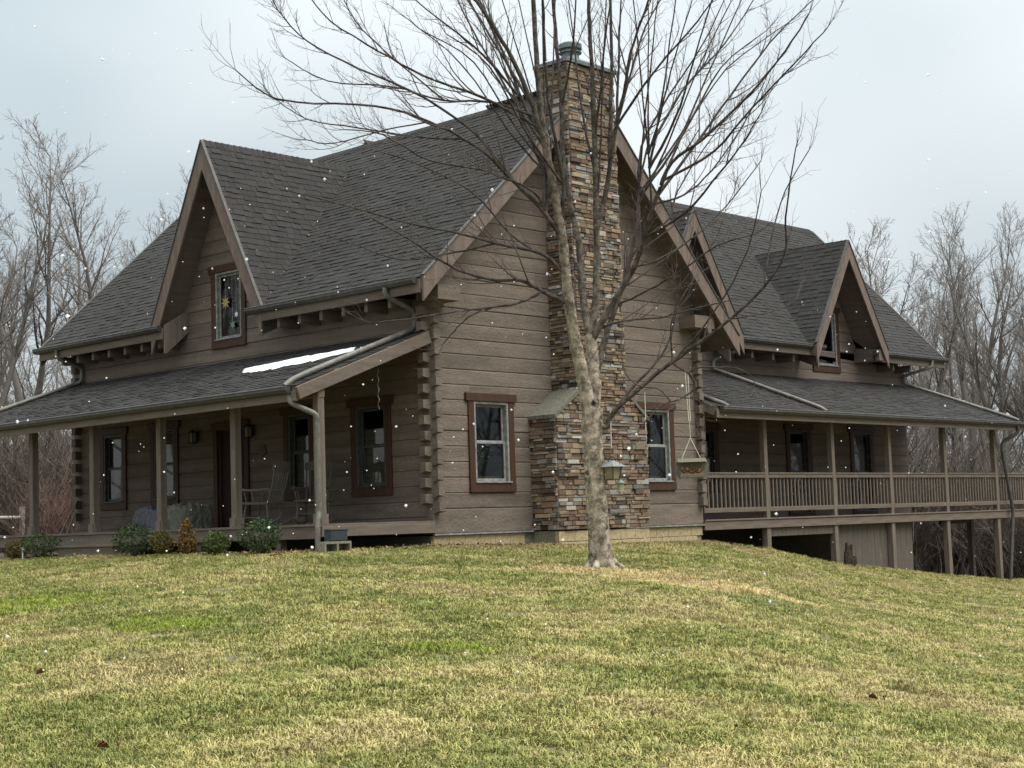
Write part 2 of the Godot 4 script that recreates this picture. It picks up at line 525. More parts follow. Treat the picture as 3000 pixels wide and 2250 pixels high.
# logs of one wall. o: wall origin at the foot, U along, N outwards; lim(y) -> array of [u0, u1] runs; holes [u0, u1, y0, y1]
func log_wall(parent: Node3D, o: Vector3, U: Vector3, N: Vector3, y0: float, seams: Array, lim: Callable, holes: Array) -> void:
	var th := 0.15
	var lo := y0
	for s in seams:
		var runs_lo: Array = lim.call(lo + 0.004)
		var runs_hi: Array = lim.call(s - 0.004)
		for ri in mini(runs_lo.size(), runs_hi.size()):
			var a: Array = runs_lo[ri]; var b: Array = runs_hi[ri]
			if b[1] - b[0] < 0.03 and a[1] - a[0] < 0.03: continue
			var cells := [[a[0], b[0], a[1], b[1], lo, s]]
			for h in holes:
				if h[3] <= lo + 0.002 or h[2] >= s - 0.002: continue
				var nx := []
				for c in cells:
					if h[1] <= c[0] or h[0] >= c[2]:
						nx.append(c); continue
					if h[0] > c[0]: nx.append([c[0], c[1], h[0], h[0], c[4], c[5]])
					if h[1] < c[2]: nx.append([h[1], h[1], c[2], c[3], c[4], c[5]])
					if h[2] > c[4] + 0.01: nx.append([h[0], h[0], h[1], h[1], c[4], h[2]])
					if h[3] < c[5] - 0.01: nx.append([h[0], h[0], h[1], h[1], h[3], c[5]])
				cells = nx
			var proud := rf(-0.004, 0.006)
			for c in cells:
				# break long runs into separate timbers
				var hgt: float = c[5] - c[4]
				if hgt < 0.012: continue
				var full := hgt > 0.2
				var ct := 0.02 if full else 0.004
				var cb := 0.016 if full else 0.004
				var dp := 0.016 if full else 0.004
				var cuts := [0.0, 1.0]
				var ln: float = c[2] - c[0]
				if ln > 5.0: cuts = [0.0, rf(0.3, 0.7), 1.0]
				for ci in cuts.size() - 1:
					var p := []
					var q := []
					for k in [[-th, 0.0], [-dp, 0.0], [0.0, cb], [0.0, hgt - ct], [-dp, hgt], [-th, hgt]]:
						var f: float = k[1] / hgt
						var ua := lerpf(c[0], c[1], f); var ub := lerpf(c[2], c[3], f)
						var u0 := lerpf(ua, ub, cuts[ci]) + (0.002 if ci > 0 else 0.0)
						var u1 := lerpf(ua, ub, cuts[ci + 1])
						var base: Vector3 = o + N * (k[0] + (proud if k[0] > -0.1 else 0.0)) + Vector3.UP * (c[4] + k[1])
						p.append(base + U * u0); q.append(base + U * u1)
					var b2 := MB.new()
					b2.loft(p, q)
					part(parent, "log", b2, [M.log, M.log_b, M.log_c][rng.randi() % 3])
		lo = s
func seam_list(first: float, step: float, top: float) -> Array:
	var r := []
	var y := first
	while y < top:
		r.append(y); y += step
	r.append(top)
	return r

# flat roof piece: corners of the top face (convex, in order), S along the eave, thickness
func roof_piece(parent: Node3D, called: String, pts: Array, th: float, shingled := true, single := false) -> MeshInstance3D:
	var nn: Vector3 = (pts[1] - pts[0]).cross(pts[2] - pts[0]).normalized()
	if nn.y < 0: nn = -nn
	var low := []
	for p in pts: low.append(p - Vector3.UP * th / nn.y)   # plumb edges, mitred at the ridge
	var b := MB.new()
	b.loft(pts, low)
	var slab := part(parent, called, b, M.soffit)
	if shingled: shingle(slab, pts, nn, single)
	return slab
func shingle(parent: Node3D, pts: Array, N: Vector3, single: bool) -> void:
	var up := (Vector3.UP - N * N.y).normalized()
	var S := up.cross(N).normalized()
	var o: Vector3 = pts[0]
	var poly := []
	var tmin := 1e9; var tmax := -1e9
	for p in pts:
		var q := Vector2((p - o).dot(S), (p - o).dot(up))
		poly.append(q); tmin = minf(tmin, q.y); tmax = maxf(tmax, q.y)
	var e := 0.14
	var b := MB.new()
	var t := tmin - 0.02
	var pn := FastNoiseLite.new()
	pn.seed = 77; pn.frequency = 0.5
	while t < tmax - 0.01:
		var tm := clampf(t + e * 0.5, tmin + 0.001, tmax - 0.001)
		var s0 := 1e9; var s1 := -1e9
		for i in poly.size():
			var a: Vector2 = poly[i]; var c: Vector2 = poly[(i + 1) % poly.size()]
			if (a.y - tm) * (c.y - tm) <= 0.0 and absf(a.y - c.y) > 1e-6:
				var s := a.x + (c.x - a.x) * (tm - a.y) / (c.y - a.y)
				s0 = minf(s0, s); s1 = maxf(s1, s)
		if s1 > s0:
			var s := s0 - 0.012 - rng.randf() * 0.15
			while s < s1:
				var w := rf(0.12, 0.27)
				var a := maxf(s, s0 - 0.012); var c := minf(s + w - 0.006, s1 + 0.012)
				s += w
				if c - a < 0.03: continue
				var hb := [0.009, 0.011, 0.015, 0.020][rng.randi() % 4] as float
				var drop := rf(0.0, 0.028)
				var p0: Vector3 = o + S * a + up * (t - drop) + N * 0.001
				var ln := e * 1.12 + drop
				if single and shingles_left > 0 and w > 0.17:
					shingles_left -= 1
					inst(parent, "shingle", wedge, M["shingle%d" % (rng.randi() % 5)], Transform3D(Basis(S * (c - a), N * hb, up * ln), p0))
					continue
				var l := 0.051 * rf(0.86, 1.14) * (1.0 + 0.25 * pn.get_noise_3dv(p0))
				b.col = Color(l * 1.03, l * 0.985, l * 0.935)
				var q := S * (c - a)
				var f := N * hb
				var top := p0 + up * ln + N * 0.002
				b.poly([p0 + f, p0 + q + f, top + q, top], N)
				b.poly([p0, p0 + q, p0 + q + f, p0 + f], -up)
				b.tri(p0, p0 + f, top, -S)
				b.tri(p0 + q, p0 + q + f, top + q, S)
		t += e
	if b.v.size() > 0: part(parent, "shingles", b, M.shingle, "stuff")

# sash window in a wall: o wall origin, U along, N out, opening by its casing
func window(o: Vector3, U: Vector3, N: Vector3, u0: float, u1: float, y0: float, y1: float, opt := {}) -> Node3D:
	var w := node(house, "window")
	var jw := 0.14; var hh := 0.15; var sh := 0.165
	var Y := Vector3.UP
	var a := func(u: float, y: float, n: float) -> Vector3: return o + U * u + Y * y + N * n
	var frame: Material = opt.get("frame", M.vinyl)
	var b := MB.new()
	var up := N
	b.bar(a.call(u0 + jw / 2, y0 + sh, 0.012), a.call(u0 + jw / 2, y1 - hh, 0.012), N, jw, 0.056)
	part(w, "jamb", b, M.casing)
	b = MB.new()
	b.bar(a.call(u1 - jw / 2, y0 + sh, 0.012), a.call(u1 - jw / 2, y1 - hh, 0.012), N, jw, 0.056)
	part(w, "jamb", b, M.casing)
	b = MB.new()
	b.bar(a.call(u0 - 0.07, y1 - hh / 2, 0.02), a.call(u1 + 0.07, y1 - hh / 2, 0.02), N, hh, 0.075)
	part(w, "header", b, M.casing)
	b = MB.new()
	b.bar(a.call(u0, y0 + sh / 2, 0.014), a.call(u1, y0 + sh / 2, 0.014), N, sh - 0.002, 0.06)
	part(w, "sill_board", b, M.casing)
	var i0 := u0 + jw; var i1 := u1 - jw; var v0 := y0 + sh; var v1 := y1 - hh
	# vinyl frame and the two sashes
	b = MB.new()
	var fw := 0.05
	b.bar(a.call(i0 + fw / 2, v0, -0.03), a.call(i0 + fw / 2, v1, -0.03), N, fw, 0.12)
	b.bar(a.call(i1 - fw / 2, v0, -0.03), a.call(i1 - fw / 2, v1, -0.03), N, fw, 0.12)
	b.bar(a.call(i0, v1 - fw / 2, -0.031), a.call(i1, v1 - fw / 2, -0.031), N, fw, 0.119)
	b.bar(a.call(i0 - 0.02, v0 + 0.014, -0.01), a.call(i1 + 0.02, v0 + 0.014, -0.01), N, 0.03, 0.15)
	part(w, "frame", b, frame)
	var vm := (v0 + v1) / 2
	var sashes := [[v0 + 0.03, vm + 0.02, -0.045, "lower"], [vm - 0.015, v1 - fw, -0.08, "upper"]]
	if opt.has("single"): sashes = [[v0 + 0.03, v1 - fw, -0.045, "fixed"]]
	for s in sashes:
		b = MB.new()
		var r := 0.045
		var p0: float = s[0]; var p1: float = s[1]; var n: float = s[2]
		b.bar(a.call(i0 + fw + r / 2, p0, n), a.call(i0 + fw + r / 2, p1, n), N, r, 0.034)
		b.bar(a.call(i1 - fw - r / 2, p0, n), a.call(i1 - fw - r / 2, p1, n), N, r, 0.034)
		b.bar(a.call(i0 + fw + r, p0 + r * 0.6, n), a.call(i1 - fw - r, p0 + r * 0.6, n), N, r * 1.2, 0.033)
		b.bar(a.call(i0 + fw + r, p1 - r / 2, n), a.call(i1 - fw - r, p1 - r / 2, n), N, r, 0.033)
		var sash := part(w, "sash", b, frame)
		b = MB.new()
		b.poly([a.call(i0 + fw + r * 0.5, p0 + r * 0.5, n), a.call(i1 - fw - r * 0.5, p0 + r * 0.5, n), a.call(i1 - fw - r * 0.5, p1 - r * 0.5, n), a.call(i0 + fw + r * 0.5, p1 - r * 0.5, n)], N)
		part(w, "pane", b, M.glass)
	if opt.has("shade"):
		b = MB.new()
		b.prism([a.call(i0 + fw, v0, -0.2), a.call(i1 - fw, v0, -0.2), a.call(i1 - fw, v1, -0.2), a.call(i0 + fw, v1, -0.2)], -N * 0.006)
		part(w, "shade", b, M.cord)
	if opt.has("blind"):
		b = MB.new()
		var drop: float = opt.blind
		b.prism([a.call(i0 + fw, v0 + (v1 - v0) * opt.get("blind_low", 0.0), -0.12), a.call(i1 - fw, v0 + (v1 - v0) * opt.get("blind_low", 0.0), -0.12), a.call(i1 - fw, lerpf(v0, v1, drop), -0.12), a.call(i0 + fw, lerpf(v0, v1, drop), -0.12)], -N * 0.006)
		part(w, "blind", b, M.blind)
	# jamb lining closes the wall thickness
	b = MB.new()
	b.bar(a.call(i0 - 0.01, v0, -0.105), a.call(i0 - 0.01, v1, -0.105), N, 0.018, 0.17)
	b.bar(a.call(i1 + 0.01, v0, -0.105), a.call(i1 + 0.01, v1, -0.105), N, 0.018, 0.17)
	part(w, "lining", b, M.casing)
	return w

func gutter(a: Vector3, b2: Vector3, out: Vector3) -> void:
	# a, b2: inner top edge of the gutter
	var g := MB.new()
	var q := []
	var r := []
	for k in [[0.0, 0.0], [0.115, 0.0], [0.125, -0.012], [0.115, -0.03], [0.118, -0.06], [0.075, -0.115], [0.0, -0.12]]:
		var o: Vector3 = out * k[0] + Vector3.UP * k[1]
		q.append(a + o); r.append(b2 + o)
	g.loft(q, r)
	part(house, "gutter", g, M.gutter)
func fascia(parent: Node3D, a: Vector3, b2: Vector3, out: Vector3, h: float) -> void:
	var g := MB.new()
	g.bar(a - Vector3.UP * h / 2 + out * 0.018, b2 - Vector3.UP * h / 2 + out * 0.018, Vector3.UP, 0.036, h)
	part(parent, "fascia", g, M.trim_h)
func downspout(pts: Array, m: Material, r := 0.042) -> void:
	var g := MB.new()
	var q := []
	var rr := []
	# rounded elbows
	for i in pts.size():
		if i == 0 or i == pts.size() - 1:
			q.append(pts[i]); rr.append(r); continue
		var a: Vector3 = pts[i] + (pts[i - 1] - pts[i]).limit_length(0.07)
		var c: Vector3 = pts[i] + (pts[i + 1] - pts[i]).limit_length(0.07)
		q.append_array([a, (a + c) / 4 + pts[i] / 2, c]); rr.append_array([r, r, r])
	g.tube(q, rr, 10)
	for p in [pts[0], pts[pts.size() - 1]]:
		pass
	part(house, "downspout", g, m)

func rake_board(parent: Node3D, foot: Vector3, top: Vector3, out: Vector3, depth: float, tip: float) -> void:
	# foot/top: upper edge of the board; plumb cut at both ends, the foot hangs by tip
	var g := MB.new()
	var dv := Vector3.UP * -depth
	var hz := top - foot
	hz.y = 0
	var slope := (top.y - foot.y) / hz.length()
	var inner := foot + hz.normalized() * tip + Vector3.UP * (tip * slope) + dv
	g.loft([foot, top, top + dv, inner, foot + Vector3.UP * -(depth + tip * 0.12)], [foot + out * 0.045, top + out * 0.045, top + dv + out * 0.045, inner + out * 0.045, foot + Vector3.UP * -(depth + tip * 0.12) + out * 0.045])
	var o := part(parent, "rake_board", g, M.rake)
	# thin drip strip along the shingles
	g = MB.new()
	g.bar(foot + Vector3.UP * 0.015 + out * 0.03, top + Vector3.UP * 0.015 + out * 0.03, Vector3.UP, 0.075, 0.03, 0.003)
	part(o, "drip_edge", g, M.gutter)

func bracket(o: Vector3, outv: Vector3, thick: Vector3, y_top: float, drop: float) -> void:
	# boxed eave return: panel standing out from the wall, its lower edge slanting down and out
	var g := MB.new()
	g.prism([o + Vector3.UP * (y_top + 0.35), o + outv + Vector3.UP * y_top, o + outv + Vector3.UP * (y_top - drop), o + outv * 0.93 + Vector3.UP * (y_top - drop), o + Vector3.UP * (y_top - 0.12)], thick)
	part(house, "eave_bracket", g, M.trim_v)

func build_house() -> void:
	house = thing("log_house", Vector3.ZERO, "brown hewn-log house with steep gables, stone chimney and two shingled porches", "house")
	var wb := MB.new()
	wb.loft([Vector3(0, 0, 0), Vector3(1, 0, 0), Vector3(1, 1, 0), Vector3(0, 1, 0)], [Vector3(0, 0, 1), Vector3(1, 0, 1), Vector3(1, 0.12, 1), Vector3(0, 0.12, 1)])
	wedge = wb.mesh()
	var X := Vector3.RIGHT
	var D := Vector3(0, 0, -1)    # the d axis
	var sl := (YR - 4.45) / (XA + 0.58)      # left slope of the main roof
	var sr := (YR - 3.98) / (8.67 - XA)
	# ---- gable wall
	var gw := node(house, "gable_wall")
	var glim := func(y: float) -> Array:
		var a := maxf(0.0, (y + 0.24 - 4.45) / sl - 0.58)
		var b := minf(W, 8.67 - (y + 0.24 - 3.98) / sr)
		return [[a, b]] if b - a > 0.02 else []
	var gh := [[0.98, 2.02, 0.86, 2.40], [5.79, 6.83, 0.86, 2.40]]
	log_wall(gw, P(0, 0, 0), X, -D, 0.0, seam_list(0.44, 0.277, 8.4), glim, gh)
	# ---- porch-side wall with the dormer front
	var dl := 5.825; var dh := 1.855; var dtop := 8.035
	var sw := node(house, "side_wall")
	var slim := func(y: float) -> Array:
		if y < 4.32: return [[0.15, SD]]
		var h := (dtop - 0.3 - y) * dh / (dtop - 4.45)
		return [[dl - h, dl + h]] if h > 0.02 else []
	var sh := [[5.35, 6.29, 4.02, 5.48], [1.1, 2.06, 0.86, 2.40], [3.25, 4.05, 0.86, 2.40], [5.35, 6.28, 0.2, 2.22], [7.72, 8.6, 0.86, 2.40], [9.67, 10.55, 0.86, 2.40]]
	log_wall(sw, P(0, 0, 0), D, -X, 0.0, seam_list(0.3, 0.277, 7.7), slim, sh)
	# ---- wing wall
	var ww := node(house, "wing_wall")
	var xd := 17.03; var x1 := 10.32; var wh := 1.76
	var wlim := func(y: float) -> Array:
		if y < 4.32: return [[W, WX]]
		var h := (7.3 - 0.3 - y) * wh / (7.3 - 4.48)
		return [[x1 - h, x1 + h], [xd - h, xd + h]] if h > 0.02 else []
	var whl := [[16.43, 17.55, 4.02, 5.54], [9.72, 10.84, 4.02, 5.54], [11.0, 11.9, 0.86, 2.30], [14.99, 15.97, 0.1, 2.36], [18.04, 19.05, 0.1, 2.36]]
	log_wall(ww, P(0, 0, WD), X, -D, 0.0, seam_list(0.3, 0.277, 7.0), wlim, whl)
	# ---- walls out of sight that close the house
	var b := MB.new()
	b.box(P(0.0, -0.2, SD), P(W, 4.2, SD + 0.15))
	b.loft([P(0.0, 4.2, SD), P(W, 4.2, SD), P(XA + 0.1, 8.4, SD), P(XA - 0.1, 8.4, SD)], [P(0.0, 4.2, SD + 0.15), P(W, 4.2, SD + 0.15), P(XA + 0.1, 8.4, SD + 0.15), P(XA - 0.1, 8.4, SD + 0.15)])
	part(house, "end_wall", b, M.log)
	b = MB.new()
	b.box(P(W - 0.15, -0.2, 0.16), P(W, 4.2, WD - 0.02))
	part(house, "return_wall", b, M.log)
	b = MB.new()
	b.box(P(W - 0.15, -0.2, 9.75), P(W, 4.2, SD - 0.01))
	part(house, "return_wall", b, M.log)
	b = MB.new()
	b.box(P(W, -2.2, 9.6), P(WX, 4.4, 9.75))
	part(house, "rear_wall", b, M.log)
	b = MB.new()
	b.box(P(WX - 0.15, -0.2, WD + 0.16), P(WX, 4.4, 9.6))
	b.loft([P(WX - 0.15, 4.4, WD + 0.16), P(WX - 0.15, 4.4, 9.6), P(WX - 0.15, 8.5, 6.2), P(WX - 0.15, 8.5, 6.1)], [P(WX, 4.4, WD + 0.16), P(WX, 4.4, 9.6), P(WX, 8.5, 6.2), P(WX, 8.5, 6.1)])
	part(house, "end_wall", b, M.log)
	b = MB.new()
	b.box(P(0.2, -0.02, 0.2), P(W - 0.2, 0.06, SD - 0.1)); b.box(P(W - 0.1, -0.02, WD + 0.2), P(WX - 0.2, 0.06, 9.5))
	b.box(P(0.2, 2.7, 0.2), P(W - 0.2, 2.8, SD - 0.1)); b.box(P(W - 0.1, 2.7, WD + 0.2), P(WX - 0.2, 2.8, 9.5))
	part(house, "inner_floor", b, M.interior)
	b = MB.new()
	b.box(P(W, -2.6, WD + 0.02), P(WX, 0.0, WD + 0.2))
	part(house, "basement_wall", b, M.soffit)
	# ---- dovetailed log ends at the corners
	var k := 0
	var y := 0.44
	while y < 4.2:
		for cx in [0.0, W]:
			var sg := -1.0 if cx == 0.0 else 1.0
			# gable timbers run past the corner
			var e := MB.new()
			var l := rf(0.14, 0.17)
			e.loft([P(cx, y + 0.09, 0.005), P(cx, y + 0.27, 0.005), P(cx, y + 0.27, 0.145), P(cx, y + 0.06, 0.145)], [P(cx + sg * l, y + 0.115, 0.005), P(cx + sg * l, y + 0.255, 0.005), P(cx + sg * l, y + 0.265, 0.145), P(cx + sg * l, y + 0.085, 0.145)])
			part(gw, "log_end", e, [M.log, M.log_b, M.log_c][k % 3])
			# side timbers, half a course lower, stand out towards the lawn
			e = MB.new()
			l = rf(0.13, 0.16)
			var a0: float = cx + (0.005 if cx == 0.0 else -0.15); var a1: float = a0 + 0.145
			var yy := y - 0.1385
			var hi := sg * 0.5 + 0.5
			e.loft([P(a0, yy + 0.085 - 0.03 * (1 - hi), 0.0), P(a1, yy + 0.085 - 0.03 * hi, 0.0), P(a1, yy + 0.272, 0.0), P(a0, yy + 0.272, 0.0)], [P(a0, yy + 0.10, -l), P(a1, yy + 0.085, -l), P(a1, yy + 0.262, -l), P(a0, yy + 0.262, -l)])
			part(sw, "log_end", e, [M.log_b, M.log_c, M.log][k % 3])
		# far corner of the porch wall
		var e2 := MB.new()
		e2.box(P(-0.15, y + 0.08, SD - 0.15), P(0.0, y + 0.26, SD))
		part(sw, "log_end", e2, M.log_b)
		y += 0.277; k += 1
	# ---- foundation of pale blocks
	var fo := node(house, "foundation")
	b = MB.new()
	b.box(P(0.03, -1.2, 0.05), P(W - 0.03, -0.03, 0.2))
	b.box(P(0.03, -1.2, 0.2), P(0.2, -0.03, SD))
	part(fo, "footing", b, M.cement)
	var fx := 0.0
	while fx < W - 0.02:
		var l := minf(0.39, W - fx)
		b = MB.new()
		b.bar(P(fx + 0.004, -0.13, 0.06), P(fx + l - 0.004, -0.13, 0.06), Vector3.UP, 0.08, 0.192, 0.005)
		if fx < 2.2 or fx > 5.2: part(fo, "block", b, M.block)
		b = MB.new()
		b.bar(P(fx - 0.19, -0.33, 0.062), P(fx + l - 0.2, -0.33, 0.062), Vector3.UP, 0.08, 0.192, 0.005)
		part(fo, "block", b, M.block)
		fx += 0.39
	fx = 2.56
	while fx < 5.2:
		var l := minf(0.443, 5.21 - fx)
		for r in 2:
			b = MB.new()
			b.bar(P(fx + 0.004, -0.125 - r * 0.2, -0.58), P(fx + l - 0.004, -0.125 - r * 0.2, -0.58), Vector3.UP, 0.1, 0.19, 0.005)
			part(fo, "block", b, M.block)
		fx += 0.443
	b = MB.new()
	b.box(P(2.57, -0.6, -0.57), P(5.2, -0.02, 0.05))
	part(fo, "chimney_footing", b, M.cement)
	b = MB.new()
	b.bar(P(-0.01, -0.012, -0.012), P(2.56, -0.012, -0.012), Vector3.UP, 0.06, 0.03, 0.004)
	b.bar(P(5.21, -0.012, -0.012), P(W + 0.01, -0.012, -0.012), Vector3.UP, 0.06, 0.03, 0.004)
	part(fo, "flashing", b, M.vinyl)
	# ---- main roof
	var ml := func(x: float, d: float) -> Vector3: return P(x, 4.45 + (x + 0.58) * sl, d)
	var mr := func(x: float, d: float) -> Vector3: return P(x, 3.98 + (8.67 - x) * sr, d)
	var xv := -0.58 + (dtop - 4.45) / sl
	var TH := 0.17
	# the dormer facing the porch first: its shingles show largest
	var fxx := -0.58
	var ap := P(fxx, dtop, dl)
	roof_piece(house, "dormer_roof", [P(fxx, 4.45, dl - dh), ap, P(xv, dtop, dl)], 0.13, true, true)
	roof_piece(house, "dormer_roof", [P(fxx, 4.45, dl + dh), ap, P(xv, dtop, dl)], 0.13)
	roof_piece(house, "main_roof", [ml.call(-0.58, -0.48), ml.call(-0.58, dl - dh), P(xv, dtop, dl), ml.call(XA, dl), ml.call(XA, -0.48)], TH, true, true)
	roof_piece(house, "main_roof", [ml.call(-0.58, dl + dh), ml.call(-0.58, 12.16), ml.call(XA, 12.16), ml.call(XA, dl), P(xv, dtop, dl)], TH)
	roof_piece(house, "main_roof", [mr.call(XA, -0.48), mr.call(XA, 2.3), mr.call(8.67, 2.3), mr.call(8.67, -0.48)], TH)
	roof_piece(house, "main_roof", [mr.call(XA, 2.3), mr.call(XA, 12.16), mr.call(7.9, 12.16), mr.call(7.9, 2.3)], TH, false)
	# ---- wing roof with its two dormers
	var wr := 8.80
	var ws := (wr - 4.465) / 4.2
	var wp := func(x: float, d: float) -> Vector3: return P(x, 4.465 + (d - 2.0) * ws, d)
	var dv := 2.0 + (7.3 - 4.465) / ws
	roof_piece(house, "wing_roof", [wp.call(8.2, 2.0), wp.call(x1 - wh, 2.0), wp.call(x1, dv), wp.call(x1, 6.2), wp.call(XA, 6.2)], TH)
	roof_piece(house, "wing_roof", [wp.call(x1 + wh, 2.0), wp.call(xd - wh, 2.0), wp.call(xd, dv), wp.call(xd, 6.2), wp.call(x1, 6.2), wp.call(x1, dv)], TH)
	roof_piece(house, "wing_roof", [wp.call(xd + wh, 2.0), wp.call(22.26, 2.0), wp.call(22.26, 6.2), wp.call(xd, 6.2), wp.call(xd, dv)], TH)
	roof_piece(house, "wing_roof", [P(XA, wr, 6.2), P(22.26, wr, 6.2), P(22.26, 4.4, 10.4), P(XA, 4.4, 10.4)], TH, false)
	for xx in [x1, xd]:
		roof_piece(house, "dormer_roof", [P(xx - wh, 4.48, 1.8), P(xx, 7.3, 1.8), P(xx, 7.3, dv), P(xx - wh, 4.48, 2.0)], 0.13)
		roof_piece(house, "dormer_roof", [P(xx + wh, 4.48, 1.8), P(xx, 7.3, 1.8), P(xx, 7.3, dv), P(xx + wh, 4.48, 2.0)], 0.13)
	# ridge caps
	for r in [[P(XA, YR, -0.48), P(XA, YR, 12.16), sl], [P(fxx, dtop, dl), P(xv + 0.1, dtop, dl), 1.9], [P(XA, wr, 6.2), P(22.26, wr, 6.2), ws], [P(xd, 7.3, 1.8), P(xd, 7.3, dv), 1.6], [P(x1, 7.3, 1.8), P(x1, 7.3, dv), 1.6]]:
		b = MB.new()
		var ax: Vector3 = (r[1] - r[0]).normalized()
		var sd := ax.cross(Vector3.UP)
		var ll: float = (r[1] - r[0]).length()
		var t := 0.0
		while t < ll - 0.05:
			var o: Vector3 = r[0] + ax * t
			var e := minf(0.17, ll - t)
			var wd := 0.14
			var h0 := rf(0.035, 0.045); var h1 := 0.022
			var l := 0.056 * rf(0.8, 1.2)
			b.col = Color(l * 1.03, l * 0.985, l * 0.935)
			var q := 1.0 / sqrt(1.0 + r[2] * r[2])
			for sgn in [-1.0, 1.0]:
				var dn: Vector3 = (sd * sgn * q - Vector3.UP * r[2] * q) * wd
				b.loft([o + Vector3.UP * h0, o + dn + Vector3.UP * h0 * 0.8, o + dn, o], [o + ax * e + Vector3.UP * h1, o + ax * e + dn + Vector3.UP * h1 * 0.8, o + ax * e + dn, o + ax * e])
			t += 0.15
		part(house, "ridge_cap", b, M.shingle, "stuff")
	# ---- boards, fascias, gutters of the main roof
	rake_board(house, ml.call(-0.58, -0.48), ml.call(XA, -0.48), -D, 0.40, 0.30)
	rake_board(house, mr.call(8.67, -0.48), mr.call(XA, -0.48), -D, 0.42, 0.0)
	rake_board(house, ml.call(-0.58, 12.16), ml.call(XA, 12.16), D, 0.40, 0.2)
	rake_board(house, P(fxx, 4.45, dl - dh), ap, -X, 0.58, 0.0)
	rake_board(house, P(fxx, 4.45, dl + dh), ap, -X, 0.58, 0.0)
	for xx in [x1, xd]:
		rake_board(house, P(xx - wh, 4.48, 1.8), P(xx, 7.3, 1.8), -D, 0.48, 0.0)
		rake_board(house, P(xx + wh, 4.48, 1.8), P(xx, 7.3, 1.8), -D, 0.48, 0.0)
	rake_board(house, wp.call(22.26, 2.0), wp.call(22.26, 6.2), X, 0.36, 0.0)
	for s in [[-0.46, 4.15], [7.3, 12.16]]:
		fascia(house, P(-0.585, 4.40, s[0]), P(-0.585, 4.40, s[1]), -X, 0.24)
		gutter(P(-0.625, 4.44, s[0] if s[0] > 0 else -0.40), P(-0.625, 4.44, s[1] + (0.2 if s[1] < 6 else 0.1)), -X)
	for s in [[12.0, 15.75], [18.4, 22.2]]:
		fascia(house, P(s[0], 4.42, 1.995), P(s[1], 4.42, 1.995), -D, 0.24)
		gutter(P(s[0] - 0.1, 4.46, 1.955), P(s[1] + 0.1, 4.46, 1.955), -D)
	bracket(P(-0.005, 0, 7.25), -X * 0.57, D * 0.05, 4.45, 0.58)
	bracket(P(-0.005, 0, 4.08), -X * 0.57, D * 0.05, 4.25, 0.34)
	bracket(P(11.85, 0, WD - 0.005), -D * 0.57, X * 0.05, 4.42, 0.56)
	bracket(P(15.7, 0, WD - 0.005), -D * 0.57, X * 0.05, 4.25, 0.34)
	b = MB.new()
	b.prism([P(18.4, 4.2, WD), P(18.4, 4.2, 1.82), P(18.4, 4.5, 1.82), P(18.4, 4.6, WD)], P(0.35, 0, 0))
	part(house, "eave_box", b, M.soffit)
	b = MB.new()
	b.box(P(W - 0.55, 4.1, -0.42), P(W + 0.12, 4.36, 0.0)); b.box(P(W - 0.1, 4.0, -0.42), P(W + 0.02, 4.1, -0.3))
	part(house, "plate_end", b, M.trim_h)
	b = MB.new()
	b.box(P(-0.14, 4.1, -0.42), P(0.4, 4.36, 0.0))
	part(house, "plate_end", b, M.trim_h)
	for s in [[0.45, 4.0], [7.6, 11.4]]:
		var q: float = s[0]
		while q < s[1]:
			b = MB.new()
			b.bar(P(-0.5, 4.10, q), P(-0.02, 4.10, q), Vector3.UP, 0.085, 0.19)
			part(house, "rafter_tail", b, M.trim_h)
			q += 0.63
	for q in [12.9, 13.8, 14.7, 19.6, 20.5]:
		b = MB.new()
		b.bar(P(q, 4.10, WD - 0.5), P(q, 4.10, WD - 0.02), Vector3.UP, 0.085, 0.19)
		part(house, "rafter_tail", b, M.trim_h)
	build_chimney()
	build_porch()
	build_deck()
	# ---- windows and door
	var dk := {"frame": M.dark_frame, "blind": 0.72}
	window(P(0, 0, 0), X, -D, 0.91, 2.09, 0.723, 2.523)
	window(P(0, 0, 0), X, -D, 5.72, 6.90, 0.723, 2.523)
	window(P(0, 0, 0), D, -X, 1.03, 2.13, 0.723, 2.523, dk)
	window(P(0, 0, 0), D, -X, 3.18, 4.12, 0.723, 2.523, dk)
	window(P(0, 0, 0), D, -X, 7.65, 8.67, 0.723, 2.523, {"frame": M.dark_frame, "blind": 0.95})
	window(P(0, 0, 0), D, -X, 9.60, 10.62, 0.723, 2.523, {"frame": M.dark_frame, "blind": 0.95})
	window(P(0, 0, 0), D, -X, 5.25, 6.39, 3.88, 5.59, {"single": true})
	window(P(0, 0, WD), X, -D, 16.33, 17.65, 3.88, 5.65, {"single": true})
	window(P(0, 0, WD), X, -D, 9.62, 10.94, 3.88, 5.65, {"single": true})
	window(P(0, 0, WD), X, -D, 10.9, 12.0, 0.723, 2.4, {"frame": M.dark_frame, "blind": 0.8})
	for q in [[14.89, 16.07], [17.94, 19.15]]:
		window(P(0, 0, WD), X, -D, q[0], q[1], 0.0, 2.46, {"frame": M.dark_frame, "blind": 0.85, "blind_low": 0.3})
	var door := node(house, "door")
	b = MB.new()
	b.bar(P(-0.02, 0.24, 5.3), P(-0.02, 2.3, 5.3), -X, 0.13, 0.06)
	b.bar(P(-0.02, 0.24, 6.33), P(-0.02, 2.3, 6.33), -X, 0.13, 0.06)
	b.bar(P(-0.03, 2.3, 5.2), P(-0.03, 2.3, 6.43), -X, 0.15, 0.07)
	part(door, "door_frame", b, M.casing)
	b = MB.new()
	b.box(P(0.05, 0.24, 5.37), P(0.10, 2.23, 6.26))
	for q in [[0.4, 1.1], [1.25, 2.05]]:
		b.box(P(0.04, q[0], 5.5), P(0.06, q[1], 5.78)); b.box(P(0.04, q[0], 5.86), P(0.06, q[1], 6.14))
